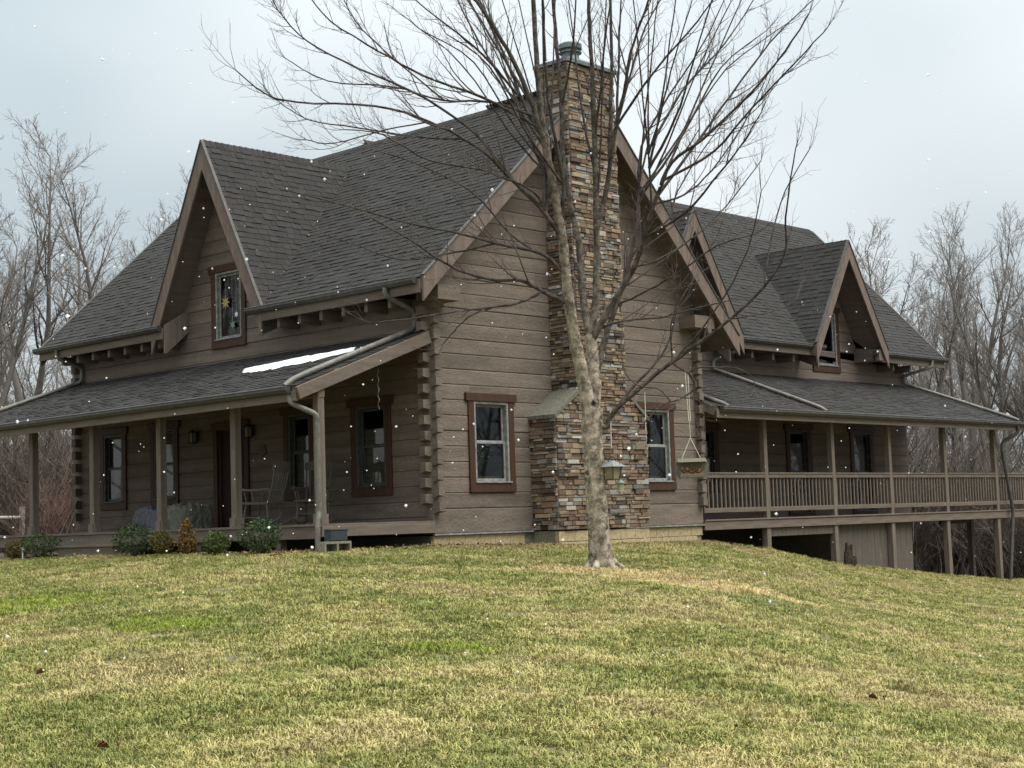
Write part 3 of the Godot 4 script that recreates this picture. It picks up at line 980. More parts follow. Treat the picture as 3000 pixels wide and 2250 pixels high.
	part(door, "door_leaf", b, M.door)
	b = MB.new()
	b.lathe(P(0.0, 1.2, 5.46), [[0.0, -0.03], [0.03, -0.015], [0.03, 0.015], [0.0, 0.03]], 10)
	part(door, "handle", b, M.brass)
	# ---- downspouts
	downspout([P(-2.98, 2.37, 0.2), P(-3.0, 2.22, 0.16), P(-2.65, 2.02, -0.10), P(-2.65, 0.4, -0.10), P(-2.72, 0.26, -0.14), P(-2.75, -0.2, -0.16)], M.pipe, 0.045)
	downspout([P(-0.68, 4.33, 11.32), P(-0.68, 4.16, 11.32), P(-0.07, 3.95, 11.28), P(-0.07, 3.66, 11.29), P(-0.12, 3.62, 11.4), P(-2.9, 2.58, 12.0)], M.pipe)
	downspout([P(-0.68, 4.34, 0.35), P(-0.68, 4.2, 0.35), P(-0.08, 3.95, 0.25), P(-0.08, 3.67, 0.25), P(-0.15, 3.62, 0.28), P(-2.62, 2.71, 0.28), P(-2.86, 2.60, 0.30), P(-2.99, 2.5, 0.30)], M.pipe, 0.05)
	downspout([P(21.51, 2.36, -0.48), P(21.53, 2.18, -0.48), P(21.25, 1.92, -0.14), P(21.2, 1.7, -0.14), P(21.6, 0.04, -0.16), P(21.12, -1.85, -0.2)], M.gutter, 0.048)
	downspout([P(21.40, 4.36, 1.9), P(21.35, 4.17, 1.9), P(20.84, 3.95, 2.5), P(20.80, 3.74, 2.5), P(20.85, 3.70, 2.4), P(21.62, 2.56, -0.36), P(21.65, 2.5, -0.46)], M.pipe, 0.046)
	downspout([P(12.1, 4.34, 1.9), P(12.05, 4.12, 1.9), P(11.85, 3.92, 2.5), P(11.8, 3.72, 2.5), P(11.8, 3.68, 2.4), P(12.05, 2.58, -0.3), P(12.06, 2.47, -0.46)], M.pipe, 0.046)
	downspout([P(8.02, 3.6, 2.3), P(8.1, 2.62, -0.2), P(8.25, 2.53, -0.36), P(8.25, 2.46, -0.46)], M.pipe, 0.046)
	# ---- lanterns and the round plaque on the porch wall
	for q in [5.1, 6.97]:
		b = MB.new()
		b.box(P(-0.02, 2.05, q - 0.05), P(0.0, 2.25, q + 0.05)); b.bar(P(0.0, 2.23, q), P(-0.13, 2.25, q), Vector3.UP, 0.02, 0.02)
		b.loft([P(-0.2, 2.22, q - 0.08), P(-0.2, 2.22, q + 0.08), P(-0.06, 2.22, q + 0.08), P(-0.06, 2.22, q - 0.08)], [P(-0.14, 2.28, q - 0.02), P(-0.14, 2.28, q + 0.02), P(-0.12, 2.28, q + 0.02), P(-0.12, 2.28, q - 0.02)])
		for cc in [[-0.18, -0.06], [-0.18, 0.06], [-0.08, -0.06], [-0.08, 0.06]]: b.bar(P(cc[0], 2.02, q + cc[1]), P(cc[0], 2.22, q + cc[1]), X, 0.012, 0.012, 0.002)
		b.box(P(-0.19, 2.0, q - 0.07), P(-0.07, 2.02, q + 0.07))
		var wl := part(house, "wall_lantern", b, M.cord)
		b = MB.new()
		b.box(P(-0.168, 2.021, q - 0.048), P(-0.092, 2.215, q + 0.048))
		part(wl, "glass", b, M.cement)

func face_stones(parent: Node3D, o: Vector3, U: Vector3, N: Vector3, y0: float, y1: float, lim: Callable, merged: MB, singles: bool) -> void:
	var pal := [Color(0.40, 0.285, 0.165), Color(0.30, 0.185, 0.105), Color(0.21, 0.15, 0.105), Color(0.50, 0.41, 0.28), Color(0.31, 0.315, 0.31), Color(0.56, 0.53, 0.46), Color(0.13, 0.098, 0.08), Color(0.35, 0.25, 0.16), Color(0.47, 0.34, 0.19)]
	var y := y0
	while y < y1 - 0.02:
		var h := minf([0.05, 0.068, 0.085, 0.105, 0.06][rng.randi() % 5] * rf(0.9, 1.1), y1 - y)
		var r: Array = lim.call(y + h / 2)
		var u: float = r[0] - rng.randf() * 0.1
		while u < r[1]:
			var w := rf(0.10, 0.40) * (1.0 if h < 0.09 else 0.8)
			var a := maxf(u, r[0] - 0.004); var c := minf(u + w, r[1] + 0.004)
			u += w
			if c - a < 0.025: continue
			var out := rf(0.006, 0.055)
			var tall := h * (1.0 if rng.randf() > 0.12 else 0.55)
			var pieces := [[y, tall]]
			if tall < h: pieces.append([y + tall, h - tall])
			for pc in pieces:
				var cl: Color = pal[[0, 0, 1, 1, 1, 2, 2, 3, 4, 5, 6, 7, 7, 7, 8][rng.randi() % 15]] * rf(0.62, 1.08)
				cl = cl.lerp(Color(cl.get_luminance(), cl.get_luminance(), cl.get_luminance()), 0.2)
				cl.a = 1
				var p0: Vector3 = o + U * (a + 0.003) + Vector3.UP * (pc[0] + 0.003)
				var sx: Vector3 = U * (c - a - 0.006); var sy: Vector3 = Vector3.UP * (pc[1] - 0.006)
				var big: bool = (c - a) * pc[1] > 0.017
				if singles and big and stones_left > 0:
					stones_left -= 1
					var mi := inst(parent, "stone", stone_meshes[rng.randi() % stone_meshes.size()], stone_mat(cl), Transform3D(Basis(sx, sy, N * (out + 0.05)), p0 - N * 0.05))
				else:
					merged.col = cl
					stone_solid(merged, p0 - N * 0.05, sx, sy, N * (out + 0.05))
		y += h
var stones_left := 300
var stone_meshes := []
var stone_mats := {}
func stone_mat(c: Color) -> Material:
	var key := "%d_%d_%d" % [int(c.r * 22), int(c.g * 22), int(c.b * 14)]
	if not stone_mats.has(key):
		var m: StandardMaterial3D = M.stone.duplicate()
		m.vertex_color_use_as_albedo = false
		m.albedo_color = c.linear_to_srgb()
		stone_mats[key] = m
	return stone_mats[key]
func stone_solid(b: MB, p: Vector3, sx: Vector3, sy: Vector3, sz: Vector3) -> void:
	var j := func() -> float: return rf(0.0, 0.07)
	var back := [p, p + sx, p + sx + sy, p + sy]
	var x0: float = j.call(); var x1: float = j.call(); var y0: float = j.call() * 1.5; var y1: float = j.call() * 1.5
	var mid := [p + sz * rf(0.55, 0.8), p + sx + sz * rf(0.55, 0.8), p + sx + sy + sz * rf(0.55, 0.8), p + sy + sz * rf(0.55, 0.8)]
	var front := [p + sx * x0 + sy * y0 + sz, p + sx * (1 - x1) + sy * (y0 + j.call() * 0.6) + sz * rf(0.85, 1.0), p + sx * (1 - x1) + sy * (1 - y1) + sz * rf(0.85, 1.0), p + sx * x0 + sy * (1 - y1) + sz * rf(0.9, 1.0)]
	b.loft(back, mid); b.loft(mid, front)
func build_chimney() -> void:
	var ch := node(house, "chimney")
	for i in 12:
		var sb := MB.new()
		stone_solid(sb, Vector3.ZERO, Vector3.RIGHT, Vector3.UP, Vector3.BACK)
		stone_meshes.append(sb.mesh())
	var cl := 2.56; var cr := 5.21; var s0 := 3.23; var s1 := 4.62; var cd := -0.643
	var X := Vector3.RIGHT
	var core := MB.new()
	core.box(P(cl + 0.02, 0.0, cd + 0.02), P(cr - 0.02, 2.1, 0.0))
	core.loft([P(cl + 0.02, 2.1, cd + 0.02), P(cr - 0.02, 2.1, cd + 0.02), P(cr - 0.02, 2.1, 0), P(cl + 0.02, 2.1, 0)], [P(s0 + 0.02, 2.57, cd + 0.02), P(s1 - 0.02, 2.57, cd + 0.02), P(s1 - 0.02, 2.57, 0), P(s0 + 0.02, 2.57, 0)])
	core.box(P(s0 + 0.02, 2.57, cd + 0.02), P(s1 - 0.02, 8.93, 0.1))
	part(ch, "core", core, M.mortar)
	var mg := MB.new()
	var flim := func(y: float) -> Array:
		if y < 2.1: return [cl, cr]
		if y < 2.57: return [lerpf(cl, s0, (y - 2.1) / 0.47), lerpf(cr, s1, (y - 2.1) / 0.47)]
		return [s0, s1]
	face_stones(ch, P(0, 0, cd), X, Vector3.BACK, 0.0, 8.93, flim, mg, true)
	face_stones(ch, P(cl, 0, 0), Vector3.BACK, -X, 0.0, 2.1, func(_y): return [0.0, 0.643], mg, true)
	face_stones(ch, P(s0, 0, 0), Vector3.BACK, -X, 2.57, 8.93, func(y): return [0.0 if y < 7.9 else -0.1, 0.643], mg, true)
	face_stones(ch, P(cr, 0, 0), Vector3.BACK, X, 0.0, 2.1, func(_y): return [0.0, 0.643], mg, false)
	face_stones(ch, P(s1, 0, 0), Vector3.BACK, X, 2.57, 8.93, func(y): return [0.0 if y < 7.9 else -0.1, 0.643], mg, false)
	part(ch, "stones", mg, M.stone, "stuff")
	for s in [[cl - 0.06, s0 + 0.02], [cr + 0.06, s1 - 0.02]]:
		var b := MB.new()
		b.loft([P(s[0], 2.06, cd - 0.05), P(s[0], 2.06, 0.0), P(s[1], 2.58, 0.0), P(s[1], 2.58, cd - 0.05)], [P(s[0], 2.13, cd - 0.05), P(s[0], 2.13, 0.0), P(s[1], 2.66, 0.0), P(s[1], 2.66, cd - 0.05)])
		part(ch, "shoulder_slab", b, M.slab)
	var b := MB.new()
	b.box(P(s0 - 0.07, 8.93, cd - 0.07), P(s1 + 0.07, 9.0, 0.17))
	b.loft([P(s0 - 0.05, 9.0, cd - 0.05), P(s1 + 0.05, 9.0, cd - 0.05), P(s1 + 0.05, 9.0, 0.15), P(s0 - 0.05, 9.0, 0.15)], [P(3.55, 9.12, -0.5), P(4.1, 9.12, -0.5), P(4.1, 9.12, -0.05), P(3.55, 9.12, -0.05)])
	part(ch, "chimney_cap", b, M.steel)
	b = MB.new()
	b.lathe(P(3.78, 9.1, -0.28), [[0.19, 0.0], [0.17, 0.10], [0.17, 0.16], [0.225, 0.17], [0.225, 0.19], [0.17, 0.20], [0.17, 0.24], [0.23, 0.25], [0.23, 0.34], [0.19, 0.37], [0.0, 0.39]], 20)
	part(ch, "flue", b, M.steel)

func build_porch() -> void:
	var X := Vector3.RIGHT
	var D := Vector3(0, 0, -1)
	var po := node(house, "porch")
	var b := MB.new()
	b.box(P(-2.62, 0.20, -0.05), P(0.0, 0.24, 12.3))
	part(po, "floor", b, M.trim_h)
	b = MB.new()
	b.bar(P(-2.575, 0.095, -0.015), P(-2.575, 0.095, 12.25), Vector3.UP, 0.04, 0.205)
	part(po, "rim_beam", b, M.trim_h)
	b = MB.new()
	b.bar(P(-2.56, 0.11, -0.035), P(-0.02, 0.11, -0.035), Vector3.UP, 0.04, 0.175)
	part(po, "rim_beam", b, M.trim_h)
	for k in 6:
		var d := 0.06 + 2.274 * k
		b = MB.new()
		b.bar(P(-2.486, 0.24, d), P(-2.486, 2.42, d), X, 0.14, 0.14, 0.008)
		for s in [[-0.088, 0], [0.088, 0], [0, -0.088], [0, 0.088]]:
			b.bar(P(-2.486 + s[0], 0.24, d + s[1]), P(-2.486 + s[0], 0.40, d + s[1]), D if s[0] == 0 else X, 0.15, 0.036, 0.004)
		part(po, "post", b, M.trim_v)
		b = MB.new()
		b.bar(P(-2.45, -0.5, d + 1.1), P(-2.45, 0.0, d + 1.1), X, 0.14, 0.14)
		part(po, "pier", b, M.trim_v)
	roof_piece(po, "porch_roof", [P(0, 3.60, -0.02), P(0, 3.60, 11.9), P(-2.98, 2.50, 12.4), P(-2.98, 2.50, -0.02)], 0.10)
	b = MB.new()
	b.bar(P(-2.48, 2.42, -0.02), P(-2.48, 2.42, 12.3), Vector3.UP, 0.13, 0.2)
	part(po, "eave_beam", b, M.trim_h)
	fascia(po, P(-2.965, 2.41, 0.0), P(-2.965, 2.41, 12.4), -X, 0.17)
	gutter(P(-3.005, 2.49, 0.12), P(-3.005, 2.49, 12.4), -X)
	# end board along the slope
	b = MB.new()
	b.bar(P(-3.0, 2.365, -0.045), P(-0.02, 3.465, -0.045), Vector3.UP, 0.05, 0.21)
	part(po, "end_board", b, M.trim_h)
	b = MB.new()
	b.bar(P(-3.0, 2.365, 12.1), P(-0.02, 3.465, 11.9), Vector3.UP, 0.05, 0.21)
	part(po, "end_board", b, M.trim_h)
	# step
	b = MB.new()
	b.box(P(-3.22, -0.03, 5.12), P(-2.6, 0.01, 7.10))
	part(po, "tread", b, M.trim_h)
	b = MB.new()
	b.box(P(-3.18, -0.4, 5.17), P(-2.6, -0.03, 7.05))
	part(po, "riser", b, M.trim_h)

func build_deck() -> void:
	var X := Vector3.RIGHT
	var D := Vector3(0, 0, -1)
	var de := node(house, "deck")
	var b := MB.new()
	b.box(P(W + 0.01, 0.05, -0.04), P(24.6, 0.09, WD - 0.01))
	part(de, "floor", b, M.trim_h)
	b = MB.new()
	b.bar(P(W, -0.04, -0.02), P(24.6, -0.04, -0.02), Vector3.UP, 0.05, 0.18)
	part(de, "rim_beam", b, M.trim_h)
	b = MB.new()
	b.bar(P(W, 0.075, -0.055), P(24.6, 0.075, -0.055), Vector3.UP, 0.03, 0.035)
	part(de, "edge_board", b, M.trim_h)
	var xs := [10.19, 12.94, 15.52, 18.28, 21.05, 23.8]
	var prev := W
	for i in xs.size():
		var x: float = xs[i]
		b = MB.new()
		b.bar(P(x, 0.02 if i < 5 else -0.1, 0.04), P(x, 2.38 if i < 5 else 1.15, 0.04), X, 0.13, 0.13, 0.008)
		part(de, "post", b, M.trim_v)
		b = MB.new()
		b.bar(P(x, ground(x, -0.05) - 0.2, 0.06), P(x, -0.12, 0.06), X, 0.15, 0.15, 0.008)
		part(de, "pier", b, M.trim_v)
		var a := prev + (0.075 if i > 0 else 0.03); var c := x - 0.07
		b = MB.new()
		b.bar(P(a, 1.075, 0.035), P(c, 1.075, 0.035), Vector3.UP, 0.14, 0.035)
		b.bar(P(a, 1.015, 0.0), P(c, 1.015, 0.0), Vector3.UP, 0.036, 0.085)
		part(de, "hand_rail", b, M.trim_h)
		b = MB.new()
		b.bar(P(a, 0.285, 0.0), P(c, 0.285, 0.0), Vector3.UP, 0.036, 0.10)
		part(de, "lower_rail", b, M.trim_h)
		var n := int(round((c - a) / 0.148))
		for j in n:
			var q := lerpf(a, c, (j + 0.5) / n)
			b = MB.new()
			b.bar(P(q, 0.3, 0.036), P(q, 1.03, 0.036), X, 0.036, 0.036, 0.003)
			part(de, "baluster", b, M.trim_v)
		prev = x
	roof_piece(de, "deck_roof", [P(7.86, 3.67, WD), P(21.25, 3.67, WD), P(21.9, 2.47, -0.42), P(7.86, 2.47, -0.42)], 0.10)
	b = MB.new()
	b.bar(P(W + 0.05, 2.38, 0.04), P(21.9, 2.38, 0.04), Vector3.UP, 0.13, 0.2)
	part(de, "eave_beam", b, M.trim_h)
	fascia(de, P(7.86, 2.38, -0.405), P(21.9, 2.38, -0.405), -D, 0.16)
	gutter(P(7.95, 2.46, -0.445), P(22.05, 2.46, -0.445), -D)
	b = MB.new()
	b.bar(P(7.84, 2.37, -0.40), P(7.84, 3.54, WD - 0.1), Vector3.UP, 0.05, 0.2)
	part(de, "end_board", b, M.trim_h)
	b = MB.new()
	b.bar(P(21.87, 2.37, -0.40), P(21.3, 3.54, WD - 0.1), Vector3.UP, 0.05, 0.2)
	part(de, "end_board", b, M.trim_h)
	# boarding below the deck
	var x := 13.06
	while x < 16.4:
		b = MB.new()
		b.bar(P(x + 0.15, -2.2, 0.16 + rf(0, 0.006)), P(x + 0.15, -0.13, 0.16), -D, 0.294, 0.03, 0.004)
		if absf(x + 0.15 - 15.52) > 0.18: part(de, "plank", b, M.panel)
		x += 0.3
	b = MB.new()
	b.bar(P(10.27, -0.23, 0.05), P(12.86, -0.23, 0.05), Vector3.UP, 0.04, 0.19)
	part(de, "header_board", b, M.panel)
	b = MB.new()
	b.bar(P(22.3, ground(22.3, -1.5) - 0.3, 1.5), P(22.3, -0.16, 1.5), X, 0.14, 0.14)
	part(de, "pier", b, M.trim_v)
	b = MB.new()
	b.bar(P(20.6, -0.2, 1.5), P(22.4, -0.2, 1.5), Vector3.UP, 0.08, 0.1)
	part(de, "cross_beam", b, M.panel)
	b = MB.new()
	b.box(P(W + 0.02, -2.5, WD - 0.25), P(13.1, -0.05, WD - 0.2))
	part(de, "skirting", b, M.panel)

# ---------------------------------------------------------------- the maple before the gable
var samples := []     # [u, v, depth] along limbs already built
var tree: Node3D
var twig_mb: MB
func depth_at(u: float, v: float) -> float:
	var best := 1e18; var r := 22.0
	for s in samples:
		var q: float = (s[0] - u) * (s[0] - u) + (s[1] - v) * (s[1] - v)
		if q < best:
			best = q; r = s[2]
	return r
func smooth_line(pts: Array, steps: int) -> Array:
	var out := []
	for i in pts.size() - 1:
		var p0: Vector3 = pts[maxi(i - 1, 0)]; var p1: Vector3 = pts[i]; var p2: Vector3 = pts[i + 1]; var p3: Vector3 = pts[mini(i + 2, pts.size() - 1)]
		for s in steps:
			var t := float(s) / steps
			out.append(p1.cubic_interpolate(p2, p0, p3, t))
	out.append(pts[pts.size() - 1])
	return out
func bark_col(r: float) -> Color:
	# smooth young bark: paler on old wood, browner on twigs
	var k := smoothstep(0.022, 0.125, r)
	return Color(0.092, 0.078, 0.067).lerp(Color(0.54, 0.45, 0.345), k)
# a limb through picture points; away = metres its tip stands behind (+) or before (-) its root
func limb(pts: Array, w0: float, w1: float, away: float, twigs := 1.0) -> void:
	var r0 := depth_at(pts[0][0], pts[0][1])
	# every limb springs from wood that is already there
	if samples.size() > 2:
		var near: Array = samples[0]
		for s in samples:
			if Vector2(s[0] - pts[0][0], s[1] - pts[0][1]).length_squared() < Vector2(near[0] - pts[0][0], near[1] - pts[0][1]).length_squared(): near = s
		pts[0] = [near[0], near[1]]
	var total := 0.0
	for i in pts.size() - 1: total += Vector2(pts[i + 1][0] - pts[i][0], pts[i + 1][1] - pts[i][1]).length()
	var raw := []
	var run := 0.0
	for i in pts.size():
		if i > 0: run += Vector2(pts[i][0] - pts[i - 1][0], pts[i][1] - pts[i - 1][1]).length()
		var r := r0 + away * pow(run / total, 1.1)
		raw.append(px(pts[i][0], pts[i][1], r))
		samples.append([pts[i][0], pts[i][1], r])
	for i in pts.size() - 1:
		for q in [0.25, 0.5, 0.75]:
			var ra: float = (raw[i] - CAM).dot(CF); var rb: float = (raw[i + 1] - CAM).dot(CF)
			samples.append([lerpf(pts[i][0], pts[i + 1][0], q), lerpf(pts[i][1], pts[i + 1][1], q), lerpf(ra, rb, q)])
	var line := smooth_line(raw, 4)
	var rad := []
	var b := MB.new()
	var n := line.size()
	for i in n:
		var k := float(i) / (n - 1)
		var w := lerpf(w0, w1, pow(k, 0.8))
		rad.append(w * 0.5 * r0 / FOC * (1.0 + 0.05 * sin(i * 2.3 + w0)))
		if i > 0 and i < n - 1: line[i] += Vector3(rf(-1, 1), rf(-1, 1), rf(-1, 1)) * 0.007
	var cols := []
	for q in rad: cols.append(bark_col(q))
	b.tube(line, rad, 9 if w0 > 20 else 6, true, cols)
	part(tree, "limb", b, M.bark)
	if twigs > 0: spray(line, rad, twigs)
# side branches and twigs along a limb
func spray(line: Array, rad: Array, dens: float) -> void:
	var n := line.size()
	var L := 0.0
	for i in n - 1: L += (line[i + 1] - line[i]).length()
	var count := int(L * 2.8 * dens)
	for q in count:
		var k := rf(0.22, 1.0)
		var f := k * (n - 1)
		var i := mini(int(f), n - 2)
		var p: Vector3 = line[i].lerp(line[i + 1], f - i)
		var dir: Vector3 = (line[i + 1] - line[i]).normalized()
		var side := dir.cross(Vector3(rf(-1, 1), rf(-1, 1), rf(-1, 1))).normalized()
		var len := rf(0.25, 0.95) * lerpf(1.0, 0.55, k)
		var r := clampf(rad[i] * 0.45, 0.0028, 0.0085)
		branch(p, (dir * rf(0.7, 1.1) + side * rf(0.55, 0.95)).normalized(), len, r, 0)
	# long slender shoots of the crown
	if dens >= 0.7 and L > 1.2:
		for q in int(L * 1.5):
			var k := rf(0.2, 0.85)
			var f := k * (n - 1)
			var i := mini(int(f), n - 2)
			var p: Vector3 = line[i].lerp(line[i + 1], f - i)
			var dir: Vector3 = (line[i + 1] - line[i]).normalized()
			var side := dir.cross(Vector3(rf(-1, 1), rf(-1, 1), rf(-1, 1))).normalized()
			var d := (dir + side * rf(0.35, 0.65)).normalized()
			var ln := rf(0.9, 1.7) * (1.05 - k)
			var sub := [p]
			var sr := [clampf(rad[i] * 0.6, 0.006, 0.016)]
			for j in 7:
				d = (d + Vector3(rf(-1, 1), rf(-1, 1), rf(-1, 1)) * 0.10 + Vector3.UP * 0.09).normalized()
				p = p + d * ln / 7.0
				sub.append(p); sr.append(lerpf(sr[0], 0.004, (j + 1) / 7.0))
				if j > 0:
					for t in 2:
						if rng.randf() < 0.34: branch(p, (d * rf(0.7, 1.1) + d.cross(Vector3(rf(-1, 1), rf(-1, 1), rf(-1, 1))).normalized() * rf(0.5, 0.9)).normalized(), rf(0.18, 0.5), 0.0034, 0)
			twig_mb.col = bark_col(sr[0])
			twig_mb.tube(sub, sr, 5, false)
	# fine end
	var e: Vector3 = line[n - 1]
	var ed: Vector3 = (line[n - 1] - line[n - 2]).normalized()
	for q in 3: branch(e, (ed + Vector3(rf(-1, 1), rf(-0.6, 1), rf(-1, 1)) * 0.5).normalized(), rf(0.3, 0.7), 0.0045, 0)
func branch(p: Vector3, dir: Vector3, len: float, r: float, level: int) -> void:
	var segs := 4 if level == 0 else 3
	var pts := [p]
	var rr := [r]
	var d := dir
	var q := p
	for s in segs:
		d = (d + Vector3(rf(-1, 1), rf(-1, 1), rf(-1, 1)) * 0.16 + Vector3.UP * 0.13).normalized()
		q = q + d * len / segs
		pts.append(q); rr.append(lerpf(r, 0.0018, float(s + 1) / segs))
		if level < 1 and (s > 0 or rng.randf() < 0.4):
			for t in (2 if level == 0 else 1):
				if rng.randf() < 0.5:
					var sd := d.cross(Vector3(rf(-1, 1), rf(-1, 1), rf(-1, 1))).normalized()
					branch(q, (d * 0.7 + sd * rf(0.6, 1.0)).normalized(), len * rf(0.22, 0.5), maxf(rr[s + 1] * 0.7, 0.0021), level + 1)
	twig_mb.col = bark_col(r)
	twig_mb.tube(pts, rr, 4 if level == 0 else 3, false)
func build_front_tree() -> void:
	var base := hit(1763, 1662)
	var r0 := (base - CAM).dot(CF)
	tree = thing("maple_tree", Vector3.ZERO, "bare many-stemmed tree with mottled pale trunk standing before the stone chimney", "tree")
	samples.append([1760, 1500, r0]); samples.append([1738, 1200, r0])
	twig_mb = MB.new()
	# trunk
	var b := MB.new()
	var tp := []
	var tr := []
	for q in [[1764, 1690, 128], [1764, 1668, 104], [1762, 1650, 86], [1760, 1625, 74], [1756, 1580, 66], [1750, 1500, 62], [1744, 1420, 60], [1740, 1350, 60], [1736, 1290, 62], [1735, 1240, 64], [1736, 1195, 60]]:
		tp.append(px(q[0], q[1], r0)); tr.append(q[2] * 0.5 * r0 / FOC)
	tp = smooth_line(tp, 3)
	var tr2 := []
	for i in tr.size() - 1:
		for s in 3: tr2.append(lerpf(tr[i], tr[i + 1], s / 3.0) * rf(0.97, 1.03))
	tr2.append(tr[tr.size() - 1])
	b.col = bark_col(0.1)
	b.tube(tp, tr2, 18)
	part(tree, "trunk", b, M.bark)
	# root flare
	var foot := Vector3(base.x, ground(base.x, base.z), base.z)
	for q in 7:
		var a := TAU * q / 7.0 + rf(-0.3, 0.3)
		var o := Vector3(cos(a), 0, sin(a))
		var ln := rf(0.26, 0.42)
		b = MB.new()
		b.col = bark_col(0.1)
		b.tube([foot + o * 0.07 + Vector3.UP * 0.30, foot + o * 0.13 + Vector3.UP * 0.12, foot + o * 0.2 + Vector3.UP * 0.035, foot + o * ln - Vector3.UP * 0.05], [0.07, 0.075, 0.06, 0.03], 7)
		part(tree, "root", b, M.bark)
	# knot scars
	b = MB.new()
	b.col = Color(0.09, 0.07, 0.055)
	for q in [[1722, 1385, 8.0, 1.0], [1748, 1300, 6.0, 1.4], [1738, 1180, 7.0, 1.3]]:
		var c := px(q[0], q[1], r0 - 0.115)
		var s: float = q[2] * r0 / FOC
		b.loft([c + CR * s, c + CU * s * q[3], c - CR * s, c - CU * s * q[3]], [c + CF * 0.05 + CR * s * 1.3, c + CF * 0.05 + CU * s * q[3] * 1.3, c + CF * 0.05 - CR * s * 1.3, c + CF * 0.05 - CU * s * q[3] * 1.3])
	part(tree, "knot", b, M.bark)
	# main stems
	limb([[1732, 1240], [1722, 1180], [1711, 1120], [1693, 1040], [1679, 962], [1666, 871], [1657, 803], [1648, 700], [1628, 580], [1607, 475], [1593, 407]], 47, 21, -0.5, 0.25)
	limb([[1744, 1230], [1742, 1150], [1738, 1060], [1728, 984]], 46, 34, 0.3, 0)
	limb([[1729, 990], [1711, 894], [1702, 803], [1697, 713], [1679, 640], [1664, 560], [1648, 452], [1645, 316], [1634, 181], [1620, 0], [1612, -140]], 26, 9, 0.9, 0.4)
	limb([[1730, 985], [1745, 900], [1748, 800], [1747, 678], [1745, 542], [1742, 407], [1736, 271], [1731, 136], [1724, 0], [1720, -150]], 25, 9, 0.2, 0.4)
	limb([[1738, 1000], [1774, 925], [1810, 862], [1851, 799], [1874, 736], [1896, 659], [1923, 579], [1968, 475], [2059, 407], [2200, 271], [2300, 150], [2370, 40]], 22, 4, -1.6)
	limb([[1750, 1120], [1757, 1060], [1783, 962], [1815, 871], [1846, 760], [1870, 650], [1873, 540], [1900, 420]], 22, 6, 1.2, 0.7)
	limb([[1747, 690], [1779, 542], [1788, 429], [1788, 316], [1792, 181], [1788, 0], [1785, -130]], 17, 7, 0.8, 0.5)
	limb([[1782, 540], [1806, 362], [1833, 249], [1846, 158], [1901, 0], [1930, -90]], 13, 5, -0.6, 0.8)
	limb([[1790, 420], [1850, 210], [1890, 80], [1970, -60]], 9, 4, 0.9)
	# from the left stem upwards
	limb([[1597, 420], [1562, 316], [1516, 203], [1453, 90], [1394, 0], [1330, -90]], 19, 7, -0.6, 0.8)
	limb([[1602, 450], [1584, 316], [1575, 203], [1562, 0], [1556, -150]], 20, 12, 0.3, 0.4)
	limb([[1590, 405], [1545, 330], [1490, 190], [1430, 60], [1380, -60]], 14, 6, 0.5, 0.8)
	limb([[1640, 660], [1650, 540], [1612, 330], [1598, 180], [1590, 0], [1586, -120]], 12, 6, -0.8, 0.5)
	limb([[1645, 316], [1668, 200], [1682, 90], [1690, -60]], 8, 4, -0.5, 0.8)
	limb([[1742, 420], [1760, 260], [1772, 120], [1800, -80]], 9, 4, -0.6, 0.8)
	limb([[1806, 362], [1812, 200], [1816, 60], [1822, -90]], 9, 4, 0.5, 0.8)
	# left side sweep
	limb([[1658, 889], [1589, 853], [1525, 822], [1426, 817], [1313, 776], [1200, 700], [1090, 640]], 15, 4, -1.4)
	limb([[1593, 855], [1540, 880], [1489, 894], [1336, 912], [1200, 935], [1080, 945]], 10, 3, -0.9, 0.6)
	limb([[1489, 894], [1430, 905], [1372, 930], [1330, 970], [1299, 1007]], 7, 3, 0.5, 0.6)
	limb([[1657, 795], [1598, 749], [1539, 731], [1453, 713], [1336, 681], [1200, 654], [1000, 600], [830, 555]], 13, 3, -1.0)
	limb([[1661, 700], [1584, 610], [1489, 515], [1426, 452], [1358, 407], [1259, 357], [1100, 310], [870, 300], [770, 270], [690, 205]], 15, 3, -1.5)
	limb([[1520, 545], [1400, 400], [1250, 290], [1050, 200], [900, 120], [815, 30], [780, -60]], 11, 3, 1.2)
	limb([[1570, 380], [1412, 285], [1238, 221], [1111, 150], [969, 63], [900, -20]], 10, 3, -0.9)
	limb([[1555, 324], [1459, 142], [1372, 0], [1320, -90]], 9, 4, 1.1)
	limb([[1530, 300], [1412, 158], [1317, 79], [1190, -20]], 9, 3, -1.3)
	limb([[1575, 356], [1444, 300], [1301, 293], [1143, 253], [961, 237], [835, 170]], 9, 3, 1.3)
	limb([[1594, 443], [1491, 269], [1380, 79], [1333, -20]], 9, 4, 1.6)
	limb([[1360, 407], [1210, 400], [1050, 375], [900, 350], [820, 300]], 7, 3, 1.0)
	limb([[1300, 293], [1150, 170], [1040, 60], [990, -50]], 6, 3, 0.8)
	limb([[1453, 713], [1330, 740], [1180, 760], [1050, 720], [960, 690]], 7, 3, 0.9, 0.8)
	limb([[1600, 760], [1500, 690], [1380, 560], [1220, 480], [1100, 440]], 8, 3, 1.4)
	limb([[1610, 640], [1560, 560], [1420, 500], [1260, 470], [1120, 395], [1010, 380]], 8, 3, -1.4)
	limb([[1250, 357], [1130, 380], [980, 420], [900, 410]], 5, 3, -0.6)
	# right side sweep
	limb([[1768, 1290], [1778, 1250], [1792, 1215], [1878, 1133], [1968, 1061], [2082, 980], [2140, 934], [2239, 839], [2298, 744], [2302, 636], [2320, 500], [2335, 420]], 20, 3, -1.2, 0.45)
	limb([[1795, 1212], [1855, 1133], [1923, 1061], [1965, 985], [1985, 900], [2030, 820]], 11, 4, 0.7, 0.6)
